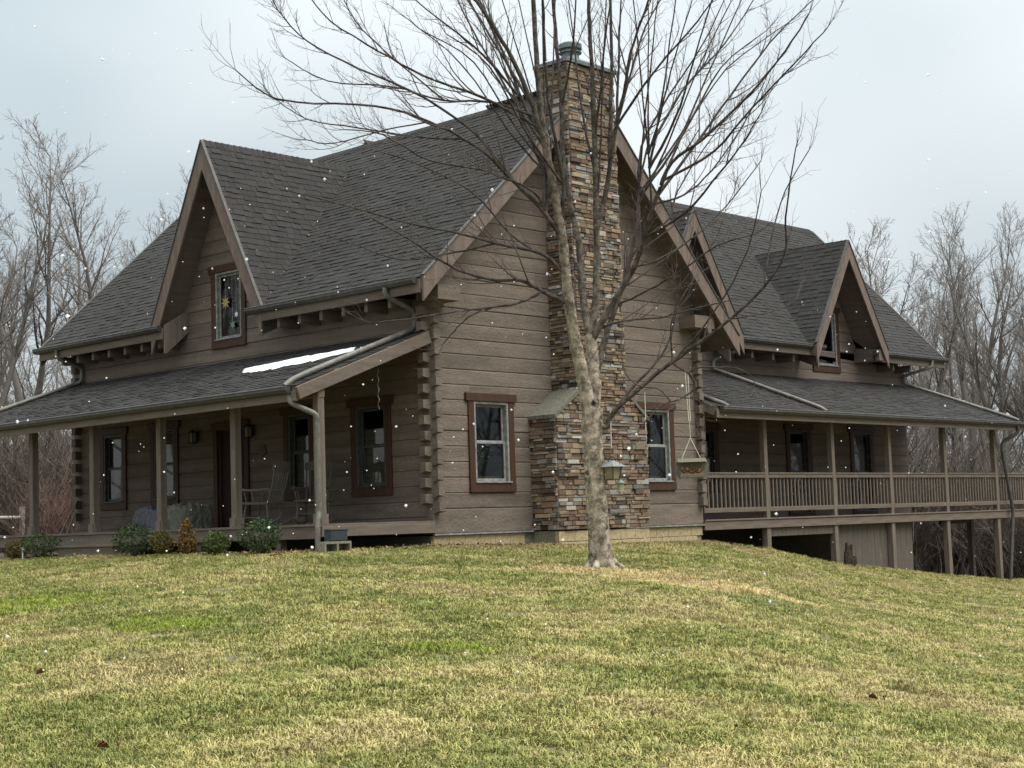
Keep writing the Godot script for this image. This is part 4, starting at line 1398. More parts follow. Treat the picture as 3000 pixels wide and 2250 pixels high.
	limb([[1970, 1060], [1968, 1010], [1966, 960], [1985, 880]], 6, 3, -0.3, 0.6)
	limb([[1972, 1062], [1990, 1078], [2017, 1090], [2040, 1078], [2110, 1076], [2170, 1082], [2205, 1110], [2210, 1140]], 7, 3, -0.4, 0.2)
	limb([[2017, 1090], [2028, 1110], [2040, 1130], [2025, 1150], [1990, 1170], [1940, 1185], [1900, 1225], [1880, 1255]], 8, 3, -0.3, 0.8)
	limb([[1960, 1178], [1930, 1140], [1870, 1130], [1830, 1090], [1822, 1050]], 5, 3, 0.3, 0.4)
	limb([[1995, 1168], [2040, 1172], [2062, 1190], [2062, 1220]], 4, 2, -0.1, 0.3)
	limb([[1925, 575], [2045, 411], [2171, 237], [2282, 95], [2393, -10]], 11, 3, 1.4)
	limb([[1823, 372], [1918, 206], [2045, 63], [2110, -40]], 9, 3, -1.0)
	limb([[1863, 443], [1997, 269], [2124, 127], [2220, -20]], 9, 3, 1.5)
	limb([[1950, 520], [2092, 443], [2203, 316], [2330, 182], [2425, 80]], 9, 3, -1.4)
	limb([[1940, 600], [2005, 570], [2085, 500], [2180, 360], [2240, 240]], 8, 3, 1.0)
	limb([[1887, 690], [2005, 625], [2108, 506], [2171, 427], [2230, 330]], 9, 3, -1.5)
	limb([[1870, 560], [1880, 430], [1960, 280], [2060, 130], [2130, -20]], 9, 3, 0.6)
	limb([[1830, 800], [1930, 760], [2040, 690], [2130, 600], [2230, 470]], 8, 3, 1.2)
	limb([[1800, 900], [1900, 850], [2000, 790], [2100, 720], [2200, 690]], 7, 3, -1.2, 0.7)
	limb([[1745, 970], [1830, 940], [1940, 930], [2050, 900], [2140, 880]], 7, 3, -0.8, 0.7)
	limb([[2239, 839], [2260, 700], [2300, 560], [2370, 440]], 6, 3, 0.9, 0.5)
	limb([[2140, 934], [2230, 920], [2300, 900], [2330, 880]], 5, 3, 0.5, 0.5)
	limb([[1968, 1061], [2060, 960], [2150, 820], [2200, 700], [2230, 560]], 6, 3, -1.0, 0.5)
	limb([[1846, 760], [1900, 690], [1960, 640], [1985, 560], [2060, 440], [2140, 330]], 8, 3, 0.8)
	# the fan of slim upright stems
	for i in 22:
		var u1 := lerpf(1180, 2330, (i + rf(0.1, 0.9)) / 22.0)
		var u0 := 1610.0 + rf(-10, 40) if u1 < 1640 else (1740.0 + rf(-30, 50) if u1 < 1850 else 1860.0 + rf(-20, 70))
		var v0 := rf(430, 640)
		var c := (u1 - u0)
		limb([[u0, v0], [u0 + c * 0.30, v0 * 0.72], [u0 + c * 0.62, v0 * 0.36], [u1, rf(-60, 10) if absf(c) < 330 else rf(0, 120)]], rf(7, 10), 3, rf(-1.6, 1.6), 0.55)
	part(tree, "twigs", twig_mb, M.twig, "stuff")

# ---------------------------------------------------------------- single things
func chair_parts(t: Node3D, m: Material) -> void:
	# rocking chair, facing +x, origin between the rockers
	for s in [-0.24, 0.24]:
		var b := MB.new()
		var pts := []
		var rr := []
		for i in 9:
			var a := lerpf(-0.55, 0.5, i / 8.0)
			pts.append(Vector3(sin(a) * 0.95 - 0.03, 0.99 - cos(a) * 0.97, s)); rr.append(0.02)
		b.tube(pts, rr, 6)
		part(t, "rocker", b, m)
	for q in [[0.24, 0.22], [-0.2, 0.2]]:
		for s in [-1.0, 1.0]:
			var b := MB.new()
			b.tube([Vector3(q[0] + (0.05 if q[0] > 0 else -0.05), 0.05, s * (q[1] + 0.03)), Vector3(q[0] + (0.03 if q[0] > 0 else -0.03), 0.2, s * (q[1] + 0.01)), Vector3(q[0], 0.4, s * q[1])], [0.016, 0.022, 0.016], 7)
			part(t, "leg", b, m)
	var b := MB.new()
	for s in [-0.24, 0.24]: b.tube([Vector3(0.27, 0.17, s), Vector3(-0.23, 0.17, s)], [0.011, 0.011], 6)
	b.tube([Vector3(0.27, 0.2, -0.24), Vector3(0.27, 0.2, 0.24)], [0.011, 0.011], 6)
	part(t, "stretcher", b, m)
	b = MB.new()
	b.loft([Vector3(-0.24, 0.40, -0.23), Vector3(0.27, 0.41, -0.27), Vector3(0.30, 0.41, 0.0), Vector3(0.27, 0.41, 0.27), Vector3(-0.24, 0.40, 0.23)], [Vector3(-0.25, 0.44, -0.24), Vector3(0.28, 0.455, -0.28), Vector3(0.31, 0.455, 0.0), Vector3(0.28, 0.455, 0.28), Vector3(-0.25, 0.44, 0.24)])
	part(t, "seat", b, m)
	var lean := func(h: float) -> float: return -0.22 - (h - 0.44) * 0.30
	for i in 7:
		var s := lerpf(-0.2, 0.2, i / 6.0)
		b = MB.new()
		var pts := []
		var rr := []
		for h in [0.44, 0.6, 0.78, 0.95, 1.04]:
			pts.append(Vector3(lean.call(h) - 0.03 * sin((h - 0.44) * 5.0), h, s * (1.0 + (h - 0.44) * 0.25))); rr.append(0.017 if (i == 0 or i == 6) else 0.010)
		b.tube(pts, rr, 6)
		part(t, "spindle", b, m)
	b = MB.new()
	var lo := []
	var hi := []
	for i in 9:
		var s := lerpf(-0.26, 0.26, i / 8.0)
		var bow := 0.03 * (1.0 - pow(s / 0.26, 2.0))
		lo.append(Vector3(lean.call(1.0) - bow, 1.0 + 0.012 * cos(s * 24.0), s)); hi.append(Vector3(lean.call(1.17) - bow, 1.13 + 0.045 * (1.0 - pow(s / 0.26, 2.0)), s))
	for i in 8:
		var th := Vector3(0.024, 0, 0)
		b.loft([lo[i], lo[i + 1], hi[i + 1], hi[i]], [lo[i] + th, lo[i + 1] + th, hi[i + 1] + th, hi[i] + th])
	part(t, "crest_rail", b, m)
	for s in [-0.27, 0.27]:
		b = MB.new()
		b.tube([Vector3(lean.call(0.68), 0.68, s * 0.86), Vector3(-0.1, 0.665, s), Vector3(0.12, 0.66, s * 1.05), Vector3(0.26, 0.68, s * 1.08), Vector3(0.33, 0.65, s * 1.08)], [0.018, 0.024, 0.026, 0.03, 0.02], 7)
		part(t, "arm", b, m)
		b = MB.new()
		for q in [0.2, 0.04]: b.tube([Vector3(q, 0.45, s * 0.93), Vector3(q + 0.03, 0.66, s * 1.05)], [0.013, 0.013], 6)
		part(t, "arm_post", b, m)
func covered(t: Node3D, sx: float, sz: float, h: float, m: Material, sd: int) -> void:
	# cloth thrown over something low: soft top, folds down the sides
	var n := FastNoiseLite.new()
	n.seed = sd; n.frequency = 1.6
	var rows := 12; var cols := 40
	var grid := []
	for i in rows + 1:
		var row := []
		var k := float(i) / rows
		for j in cols:
			var a := TAU * j / cols
			var cx := cos(a); var cz := sin(a)
			var sq := pow(pow(absf(cx), 4.0) + pow(absf(cz), 4.0), -0.25)
			var y := 0.0; var rr := 0.0
			if k < 0.4:
				rr = k / 0.4 * 0.82
				y = h * (1.0 - 0.10 * pow(k / 0.4, 2.0))
			else:
				var q := (k - 0.4) / 0.6
				rr = 0.82 + 0.18 * pow(q, 0.6)
				y = h * 0.9 * (1.0 - pow(q, 1.25))
			var fold := n.get_noise_2d(j * 0.8, k * 2.0) * 0.10 * clampf(k * 1.6 - 0.2, 0, 1) + n.get_noise_2d(cx * 2.0 + 9.0, cz * 2.0) * 0.08
			rr *= 1.0 + fold
			row.append(Vector3(cx * sq * rr * sx, maxf(y + n.get_noise_2d(cx * rr * 2.5, cz * rr * 2.5 + 4.0) * 0.09 * (1.0 if k < 0.7 else 0.2), 0.0), cz * sq * rr * sz))
		grid.append(row)
	var b := MB.new()
	for i in rows:
		for j in cols:
			var j2 := (j + 1) % cols
			b.poly([grid[i][j], grid[i][j2], grid[i + 1][j2], grid[i + 1][j]], grid[i + 1][j] + Vector3.UP * 0.1)
	part(t, "cover", b, m)
func shrub(at: Vector3, w: float, h: float, dark: Color, light: Color, cone: float, label: String, group := "", n := 1300) -> void:
	var t := thing("shrub", at, label, "shrub", group)
	var b := MB.new()
	b.col = Color(0.08, 0.06, 0.045)
	for i in 9:
		var a := rng.randf() * TAU
		b.tube([Vector3(0, -0.03, 0), Vector3(cos(a) * w * 0.2, h * 0.35, sin(a) * w * 0.2), Vector3(cos(a) * w * 0.34, h * rf(0.6, 0.85), sin(a) * w * 0.34)], [0.012, 0.008, 0.004], 5, false)
	part(t, "stems", b, M.twig)
	b = MB.new()
	var fn := FastNoiseLite.new()
	fn.seed = rng.randi() % 1000; fn.frequency = 3.0
	for i in n:
		var dir := Vector3(rf(-1, 1), rf(-1, 1), rf(-1, 1))
		while dir.length() > 1.0 or dir.length() < 0.1: dir = Vector3(rf(-1, 1), rf(-1, 1), rf(-1, 1))
		dir = dir.normalized() * pow(dir.length(), 0.45)
		var y := (dir.y * 0.5 + 0.5)
		var taper := lerpf(1.0, 1.0 - y, cone) if cone > 0 else 1.0
		var lump := 1.0 + 0.65 * fn.get_noise_3dv(dir)
		var p := Vector3(dir.x * w * 0.5 * taper * lump, 0.02 + y * h * (0.9 + 0.15 * lump), dir.z * w * 0.5 * taper * lump)
		var ax := Vector3(rf(-1, 1), rf(-0.2, 1.2), rf(-1, 1)).normalized()
		var sd := ax.cross(Vector3(rf(-1, 1), rf(-1, 1), rf(-1, 1))).normalized()
		var s := rf(0.016, 0.032)
		var c := dark.lerp(light, clampf(rf(0.0, 0.6) + 0.35 * fn.get_noise_3dv(dir * 2.0 + Vector3.ONE * 3), 0, 1))
		b.col = Color(c.r, c.g, c.b)
		b.poly([p, p + ax * s + sd * s * 0.45, p + ax * s * 2.0, p + ax * s - sd * s * 0.45], sd.cross(ax))
	part(t, "foliage", b, M.leaf)
func star(c: Vector3, U: Vector3, N: Vector3, r: float, points: int, inner: float) -> MB:
	var b := MB.new()
	for i in points * 2:
		var a := PI * i / points + PI / 2; var a2 := PI * (i + 1) / points + PI / 2
		var ra := r if i % 2 == 0 else r * inner; var rb := r if i % 2 == 1 else r * inner
		b.loft([c, c + (U * cos(a) + Vector3.UP * sin(a)) * ra, c + (U * cos(a2) + Vector3.UP * sin(a2)) * rb], [c + N * 0.008, c + (U * cos(a) + Vector3.UP * sin(a)) * ra + N * 0.002, c + (U * cos(a2) + Vector3.UP * sin(a2)) * rb + N * 0.002])
	return b
func leaf_plant(t: Node3D, at: Vector3, n: int, w: float, h: float) -> void:
	var b := MB.new()
	for i in n:
		var p := at + Vector3(rf(-w, w), rf(0.0, h), rf(-w, w) * 0.5)
		var ax := Vector3(rf(-1, 1), rf(-0.6, 0.8), rf(-1, 1)).normalized()
		var sd := ax.cross(Vector3(rf(-1, 1), rf(-1, 1), rf(-1, 1))).normalized()
		var s := rf(0.025, 0.05)
		var g := rf(0.6, 1.3)
		b.col = Color(0.05 * g, 0.11 * g, 0.04 * g)
		b.poly([p, p + ax * s + sd * s * 0.5, p + ax * s * 2.0, p + ax * s - sd * s * 0.5], sd.cross(ax))
	part(t, "foliage", b, M.leaf)
func build_things() -> void:
	var X := Vector3.RIGHT
	var D := Vector3(0, 0, -1)
	# rocking chairs
	var t := thing("rocking_chair", P(-1.3, 0.235, 3.12), "pale grey spindle-back rocking chair on the porch beside the door", "rocking chair", "rocking chairs on the porch")
	chair_parts(t, M.chair)
	t.rotation.y = deg_to_rad(108)
	t = thing("rocking_chair", P(-1.05, 0.235, 2.0), "dark weathered rocking chair behind the corner downspout of the porch", "rocking chair", "rocking chairs on the porch")
	chair_parts(t, M.chair_dark)
	t.rotation.y = deg_to_rad(215)
	# covered furniture
	t = thing("covered_bench", P(-1.5, 0.24, 6.2), "low bench under a blue-grey cloth cover on the porch", "covered bench")
	covered(t, 0.38, 0.52, 0.46, M.cover_blue, 3)
	t = thing("covered_grill", P(-1.55, 0.24, 5.15), "low box under an olive-grey cloth cover on the porch", "covered box")
	covered(t, 0.40, 0.46, 0.47, M.cover_olive, 8)
	# shrubs along the porch
	var sg := "shrubs planted along the porch"
	var gd := Color(0.018, 0.035, 0.012); var gl := Color(0.07, 0.11, 0.03)
	shrub(gp(-3.3, 8.38), 0.48, 0.32, Color(0.05, 0.05, 0.015), Color(0.19, 0.13, 0.035), 0.2, "small bronze-green shrub at the far end of the porch", sg)
	shrub(gp(-3.3, 7.5), 0.74, 0.42, gd, gl, 0.1, "low dark green shrub beside the white stake by the porch", sg)
	shrub(gp(-3.35, 4.2), 0.7, 0.52, gd, gl, 0.05, "round dark green shrub at the end of the porch step", sg, 1700)
	shrub(gp(-3.35, 3.35), 0.46, 0.38, Color(0.05, 0.055, 0.015), Color(0.21, 0.15, 0.035), 0.25, "stubby bronze-green shrub between the round shrub and the orange one", sg)
	shrub(gp(-3.35, 2.6), 0.46, 0.56, Color(0.10, 0.075, 0.018), Color(0.34, 0.17, 0.045), 0.8, "pointed orange-tipped juniper shrub in front of the porch", sg)
	shrub(gp(-3.35, 1.75), 0.5, 0.36, Color(0.035, 0.055, 0.015), Color(0.16, 0.19, 0.05), 0.3, "small yellow-green shrub between the orange one and the big bushy one", sg)
	shrub(gp(-3.35, 0.55), 0.64, 0.54, gd, gl, -0.2, "bushy dark green shrub with flared top near the corner downspout", sg, 1800)
	# concrete block and the dark box on it
	t = thing("concrete_block", P(-2.62, -0.24, -0.42), "grey concrete block with two open cores beside the downspout", "concrete block")
	var b := MB.new()
	var gy := ground(-2.62, 0.42) - (-0.24)
	t.position.y = ground(-2.62, 0.42) - 0.01
	b.box(Vector3(-0.28, 0.0, -0.1), Vector3(0.28, 0.03, 0.1)); b.box(Vector3(-0.28, 0.15, -0.1), Vector3(0.28, 0.19, 0.1))
	for q in [-0.28, -0.02, 0.245]: b.box(Vector3(q, 0.03, -0.1), Vector3(q + 0.035, 0.15, 0.1))
	b.box(Vector3(-0.245, 0.03, -0.1), Vector3(0.245, 0.15, -0.085))
	part(t, "shell", b, M.cement)
	t = thing("utility_box", t.position + Vector3(0.04, 0.19, 0), "dark slate coloured box sitting on the concrete block", "box")
	b = MB.new()
	b.bar(Vector3(-0.17, 0.09, 0), Vector3(0.17, 0.09, 0), Vector3.UP, 0.17, 0.175, 0.015)
	part(t, "body", b, M.slate_box)
	b = MB.new()
	b.bar(Vector3(-0.18, 0.185, 0), Vector3(0.18, 0.185, 0), Vector3.UP, 0.18, 0.022, 0.005)
	part(t, "lid", b, M.slate_box)
	# white stake light
	t = thing("stake_light", gp(-3.42, 7.95), "short white garden stake with rounded cap between two shrubs", "garden stake")
	b = MB.new()
	b.tube([Vector3(0, -0.1, 0), Vector3(0, 0.17, 0)], [0.014, 0.014], 8)
	part(t, "stake", b, M.white_plastic)
	b = MB.new()
	b.lathe(Vector3(0, 0.17, 0), [[0.0, 0.0], [0.035, 0.005], [0.04, 0.03], [0.03, 0.06], [0.0, 0.075]], 12)
	part(t, "cap", b, M.white_plastic)
	# poles leaning on the far corner
	for q in [[-0.95, 10.75, -0.12, 11.45, 0.98], [-0.7, 10.9, -0.11, 11.5, 0.8]]:
		t = thing("leaning_pole", P(q[0], 0.24, q[1]), "thin grey pole leaning on the far corner of the porch wall", "pole", "poles leaning on the porch wall")
		b = MB.new()
		b.tube([Vector3.ZERO, P(q[2], q[4], q[3]) - P(q[0], 0.24, q[1])], [0.017, 0.014], 7)
		part(t, "shaft", b, M.weathered)
	# post-and-rail fence beyond the porch
	t = thing("rail_fence", Vector3.ZERO, "weathered grey post-and-rail fence beyond the porch end", "fence")
	for q in [[65, 47.0], [-150, 45.0]]:
		var top := px(q[0], 1484, q[1])
		b = MB.new()
		b.tube([Vector3(top.x, ground(top.x, top.z) - 0.2, top.z), top], [0.085, 0.08], 8)
		part(t, "post", b, M.weathered)
	for y in [1517, 1575]:
		b = MB.new()
		b.tube([px(-160, y + 2, 45.0), px(68, y, 47.0)], [0.06, 0.06], 8)
		part(t, "rail", b, M.weathered)
	# snow lying on the porch roof
	b = MB.new()
	var ring := []
	var n := FastNoiseLite.new()
	n.seed = 5; n.frequency = 1.2
	var sn := thing("snow_patch", Vector3.ZERO, "long white patch of snow lying on the shingled porch roof", "snow")
	var roof := func(x: float) -> float: return 3.60 + x * 1.1 / 2.98 + 0.02
	for i in 40:
		var k := i / 39.0
		var d := lerpf(3.5, 0.9, k)
		var mid := lerpf(-1.35, -0.95, k) + 0.10 * n.get_noise_1d(k * 6.0) + rf(-0.015, 0.015)
		var wd := 0.30 * pow(sin(PI * clampf(k * 0.93 + 0.05, 0, 1)), 0.7) * (1.0 + 0.5 * n.get_noise_1d(k * 14.0 + 5.0) + rf(-0.08, 0.08))
		ring.append([mid - wd, mid + wd * 0.8, d])
	for i in 39:
		var a: Array = ring[i]; var c: Array = ring[i + 1]
		for j in 6:
			var s0 := j / 6.0; var s1 := (j + 1) / 6.0
			var pt := func(r: Array, s: float) -> Vector3:
				var x := lerpf(r[0], r[1], s)
				return P(x, roof.call(x) + 0.055 * pow(sin(PI * s), 0.5) * smoothstep(0.0, 0.1, (r[1] - r[0])), r[2])
			b.poly([pt.call(a, s0), pt.call(a, s1), pt.call(c, s1), pt.call(c, s0)], Vector3.UP)
	part(sn, "crust", b, M.snow)
	# wind chime under the porch roof
	t = thing("wind_chime", P(-1.0, 3.1, 0.24), "thin twisted wind spinner hanging under the porch roof end", "wind chime")
	b = MB.new()
	var pts := []
	var rr := []
	for i in 30:
		pts.append(Vector3(0.012 * cos(i * 1.1), -0.05 - i * 0.03, 0.012 * sin(i * 1.1))); rr.append(0.009)
	b.tube(pts, rr, 6)
	part(t, "spiral", b, M.steel)
	b = MB.new()
	b.tube([Vector3(0, 0.06, 0), Vector3(0, -0.06, 0)], [0.003, 0.003], 4)
	part(t, "cord", b, M.cord)
	# round plaque
	t = thing("wall_plaque", P(-0.01, 1.74, 4.8), "round amber plaque hung on the log wall above the rocking chair", "plaque")
	b = MB.new()
	for i in 20:
		var a := TAU * i / 20; var a2 := TAU * (i + 1) / 20
		b.loft([Vector3.ZERO, Vector3(0, cos(a), sin(a)) * 0.12, Vector3(0, cos(a2), sin(a2)) * 0.12], [Vector3(-0.03, 0, 0), Vector3(-0.02, cos(a) * 0.12, sin(a) * 0.12), Vector3(-0.02, cos(a2) * 0.12, sin(a2) * 0.12)])
	part(t, "disc", b, M.brass)
	# ornaments in the dormer window
	for q in [[P(-0.06, 4.80, 5.92), 0.15, 8, "star_gold", "large gold eight-pointed star hanging in the dormer window"], [P(-0.04, 4.33, 5.72), 0.10, 6, "star_green", "small green star in the dormer window, lowest of three"], [P(-0.07, 4.52, 5.55), 0.07, 6, "white_plastic", "small pale star in the dormer window"]]:
		t = thing("star_ornament", q[0] + X * 0.06, q[4], "star ornament")
		part(t, "star", star(Vector3(-0.02, 0, 0), D, -X, q[1], q[2], 0.45), M[q[3]])
		b = MB.new()
		b.tube([Vector3(-0.02, 0, 0), Vector3(-0.02, 5.40 - q[0].y, 0)], [0.002, 0.002], 4)
		part(t, "thread", b, M.rope)
	# potted plants behind the gable windows
	for q in [1.42, 6.15]:
		t = thing("potted_plant", P(q, 1.02, 0.32), "leafy green houseplant in a tan pot behind the %s gable window" % ("left" if q < 3 else "right"), "houseplant")
		t.set_meta("label", "leafy houseplant in a tan pot behind the gable window %s" % ("near the porch" if q < 3 else "near the deck"))
		b = MB.new()
		b.lathe(Vector3(-0.1, 0, 0), [[0.0, 0.0], [0.07, 0.0], [0.10, 0.22], [0.11, 0.22], [0.11, 0.25], [0.09, 0.25], [0.0, 0.22]], 14)
		part(t, "pot", b, M.pot)
		leaf_plant(t, Vector3(0.05, 0.25, 0), 130, 0.3, 0.4)
		b = MB.new()
		b.box(Vector3(-0.42, -0.04, -0.16), Vector3(0.5, 0.0, 0.16))
		part(t, "shelf", b, M.interior)
	# feeders on the tree
	var tr := depth_at(1745, 1350)
	var sc := tr / FOC
	# lantern feeder on a hook
	var c := px(1793, 1362, tr - 0.02)
	t = thing("lantern_feeder", c, "square lantern feeder with verdigris hip roof hooked on the tree trunk", "lantern")
	var hw := 0.098
	b = MB.new()
	b.loft([Vector3(-0.155, -0.03, -0.155), Vector3(0.155, -0.03, -0.155), Vector3(0.155, -0.03, 0.155), Vector3(-0.155, -0.03, 0.155)], [Vector3(-0.03, 0.06, -0.03), Vector3(0.03, 0.06, -0.03), Vector3(0.03, 0.06, 0.03), Vector3(-0.03, 0.06, 0.03)])
	part(t, "hip_roof", b, M.copper_roof)
	b = MB.new()
	for s in [[-1, -1], [-1, 1], [1, -1], [1, 1]]: b.bar(Vector3(s[0] * hw, -0.03, s[1] * hw), Vector3(s[0] * hw * 0.8, -0.215, s[1] * hw * 0.8), X, 0.018, 0.018, 0.003)
	b.bar(Vector3(-0.09, -0.215, 0), Vector3(0.09, -0.215, 0), Vector3.UP, 0.18, 0.02, 0.004)
	part(t, "cage", b, M.brass)
	b = MB.new()
	b.loft([Vector3(-0.065, -0.204, -0.065), Vector3(0.065, -0.204, -0.065), Vector3(0.065, -0.204, 0.065), Vector3(-0.065, -0.204, 0.065)], [Vector3(-0.085, -0.035, -0.085), Vector3(0.085, -0.035, -0.085), Vector3(0.085, -0.035, 0.085), Vector3(-0.085, -0.035, 0.085)])
	part(t, "panes", b, M.amber)
	b = MB.new()
	var hk := []
	var hr := []
	var root := px(1768, 1318, tr) - c
	for q in [[root.x, root.y, root.z], [root.x + 0.02, root.y - 0.1, root.z], [-0.07, 0.05, 0.0], [-0.05, 0.10, 0.0], [0.0, 0.125, 0.0], [0.07, 0.10, 0.0], [0.10, 0.03, 0.0]]:
		hk.append(Vector3(q[0], q[1], q[2])); hr.append(0.006)
	b.tube(hk, hr, 6)
	b.tube([Vector3(0, 0.06, 0), Vector3(0, 0.125, 0)], [0.005, 0.005], 5)
	part(t, "hook", b, M.cord)
	# small tube feeder
	c = px(1818, 1414, tr - 0.05)
	t = thing("tube_feeder", c, "small pale feeder with pointed tin roof hanging below the lantern", "bird feeder")
	b = MB.new()
	b.lathe(Vector3.ZERO, [[0.066, -0.012], [0.068, -0.004], [0.03, 0.03], [0.0, 0.055]], 14)
	part(t, "roof", b, M.copper_roof)
	b = MB.new()
	b.lathe(Vector3.ZERO, [[0.045, -0.012], [0.045, -0.12], [0.06, -0.125], [0.06, -0.138], [0.0, -0.138]], 14)
	part(t, "body", b, M.amber)
	b = MB.new()
	var up := px(1812, 1262, tr - 0.12) - c
	b.tube([Vector3(0, 0.05, 0), up], [0.0025, 0.0025], 4)
	part(t, "wire", b, M.cord)
	# hopper feeder hanging from the low limb
	var hr0 := depth_at(2017, 1090)
	c = px(2025, 1343, hr0)
	t = thing("hopper_feeder", c, "mossy wooden hopper bird feeder of fallen leaves hanging on white rope by the deck corner", "bird feeder")
	var ax := CR * Vector3(1, 0, 1)
	ax = ax.normalized()
	t.rotation.y = atan2(-ax.z, ax.x)
	b = MB.new()
	b.loft([Vector3(-0.215, -0.285 + 0.23, -0.13), Vector3(0.215, -0.055, -0.13), Vector3(0.215, -0.055, 0.13), Vector3(-0.215, -0.055, 0.13)], [Vector3(-0.20, 0.0, -0.02), Vector3(0.20, 0.0, -0.02), Vector3(0.20, 0.0, 0.02), Vector3(-0.20, 0.0, 0.02)])
	part(t, "roof", b, M.moss_wood)
	for s in [-0.165, 0.165]:
		b = MB.new()
		b.bar(Vector3(s, -0.06, 0), Vector3(s, -0.27, 0), X, 0.018, 0.16, 0.003)
		part(t, "end_panel", b, M.moss_wood)
	b = MB.new()
	b.bar(Vector3(-0.18, -0.275, 0), Vector3(0.18, -0.275, 0), Vector3.UP, 0.24, 0.016, 0.003)
	b.bar(Vector3(-0.18, -0.25, 0.115), Vector3(0.18, -0.25, 0.115), Vector3.UP, 0.014, 0.05, 0.003)
	b.bar(Vector3(-0.18, -0.25, -0.115), Vector3(0.18, -0.25, -0.115), Vector3.UP, 0.014, 0.05, 0.003)
	part(t, "tray", b, M.moss_wood)
	b = MB.new()
	b.box(Vector3(-0.155, -0.225, -0.004), Vector3(0.155, -0.06, 0.004))
	part(t, "back_board", b, M.moss_wood)
	b = MB.new()
	for i in 150:
		var p := Vector3(rf(-0.14, 0.15), rf(-0.25, -0.15), rf(0.01, 0.10))
		var a1 := Vector3(rf(-1, 1), rf(-1, 1), rf(-1, 1)).normalized()
		var a2 := a1.cross(Vector3(rf(-1, 1), rf(-1, 1), rf(-1, 1))).normalized()
		var s := rf(0.012, 0.026)
		var g := rf(0.6, 1.4)
		b.col = Color(0.27 * g, 0.14 * g, 0.06 * g)
		b.poly([p, p + a1 * s + a2 * s * 0.6, p + a1 * s * 2, p + a1 * s - a2 * s * 0.6], Vector3.UP)
	part(t, "dry_leaves", b, M.leaf, "stuff")
	b = MB.new()
	var knot := Vector3(0, 0.30, 0)
	for s in [-0.14, 0.14]: b.tube([Vector3(s, -0.01, 0), knot], [0.005, 0.005], 5)
	b.tube([knot, Vector3(0, 0.56, 0)], [0.004, 0.004], 5)
	var hang := (px(2017, 1091, hr0) - c).length()
	for s in [-0.012, 0.012]: b.tube([Vector3(s, 0.55, 0), Vector3(s * 1.6 - 0.015, hang, 0)], [0.006, 0.006], 5)
	part(t, "rope", b, M.rope)
	# loose white strings
	for q in [[1788, 1205, 1310, 0.008], [1889, 1150, 1262, 0.006]]:
		var dd := depth_at(q[0], q[1])
		var p := px(q[0], q[1], dd)
		t = thing("hanging_string", p, "loose white string dangling from the tree's low %s limb" % ("thick" if q[0] < 1800 else "curly"), "string")
		b = MB.new()
		b.tube([Vector3.ZERO, px(q[0] + 2, lerpf(q[1], q[2], 0.5), dd) - p, px(q[0] + 3, q[2], dd) - p], [q[3], q[3], q[3]], 5)
		part(t, "strand", b, M.rope)
	# driftwood below the deck
	t = thing("driftwood", gp(12.72, -0.42), "dark split driftwood stump standing before the deck boarding", "driftwood")
	b = MB.new()
	for q in [[0.0, 0.0, 0.05, 0.55, 0.07], [0.10, 0.02, 0.26, 0.50, 0.06], [0.2, 0.0, 0.32, 0.22, 0.07], [-0.05, 0.0, -0.02, 0.35, 0.06], [0.12, 0.0, 0.10, 0.3, 0.08]]:
		b.tube([Vector3(q[0] - 0.1, -0.1, q[1]), Vector3(lerpf(q[0], q[2], 0.5) - 0.08, q[3] * 0.5, rf(-0.05, 0.05)), Vector3(q[2] - 0.1, q[3], rf(-0.04, 0.04))], [q[4], q[4] * 1.1, q[4] * 0.5], 6)
	part(t, "wood", b, M.drift)
	# oak leaves on the lawn
	for q in [[303, 2212], [347, 2208], [115, 1990], [2592, 2066], [2560, 2062]]:
		var p := hit(q[0], q[1])
		t = thing("fallen_leaf", p + Vector3.UP * 0.05, "curled red-brown oak leaf lying on the lawn", "leaf", "oak leaves on the lawn")
		b = MB.new()
		var s := 0.045
		var ol := [[0, 0], [0.3, 0.28], [0.5, 0.15], [0.75, 0.42], [1.0, 0.2], [1.25, 0.35], [1.45, 0.12], [1.8, 0.0], [1.45, -0.12], [1.2, -0.36], [1.0, -0.18], [0.7, -0.4], [0.5, -0.14], [0.28, -0.25]]
		var pp := []
		var rot := rng.randf() * TAU
		for o in ol: pp.append((Vector3((o[0] - 0.9) * s, 0.02 * sin(o[0] * 2.2) + absf(o[1]) * 0.035, o[1] * s)).rotated(Vector3.UP, rot))
		for i in range(1, pp.size() - 1): b.tri(pp[0], pp[i], pp[i + 1], Vector3.UP)
		part(t, "blade", b, M.brown_leaf)
	# leaf litter below the porch edge and along the foundation
	b = MB.new()
	for i in 2600:
		var x := 0.0; var d := 0.0
		if rng.randf() < 0.5:
			x = rf(-3.5, -2.4); d = rf(-0.5, 8.5) if rng.randf() < 0.4 else rf(-0.5, 1.8)
		else:
			x = rf(-2.8, 2.6); d = rf(-0.75, -0.1) if rng.randf() < 0.5 else rf(-0.3, 0.5)
		var p := Vector3(x, ground(x, -d) + rf(0.0, 0.035), -d)
		var a1 := Vector3(rf(-1, 1), rf(-0.4, 0.4), rf(-1, 1)).normalized()
		var a2 := a1.cross(Vector3.UP + Vector3(rf(-1, 1), 0, rf(-1, 1)) * 0.5).normalized()
		var s := rf(0.015, 0.04)
		var g := rf(0.45, 1.5)
		b.col = Color(0.20 * g, 0.13 * g, 0.075 * g)
		b.poly([p, p + a1 * s + a2 * s * 0.6, p + a1 * s * 2, p + a1 * s - a2 * s * 0.6], Vector3.UP)
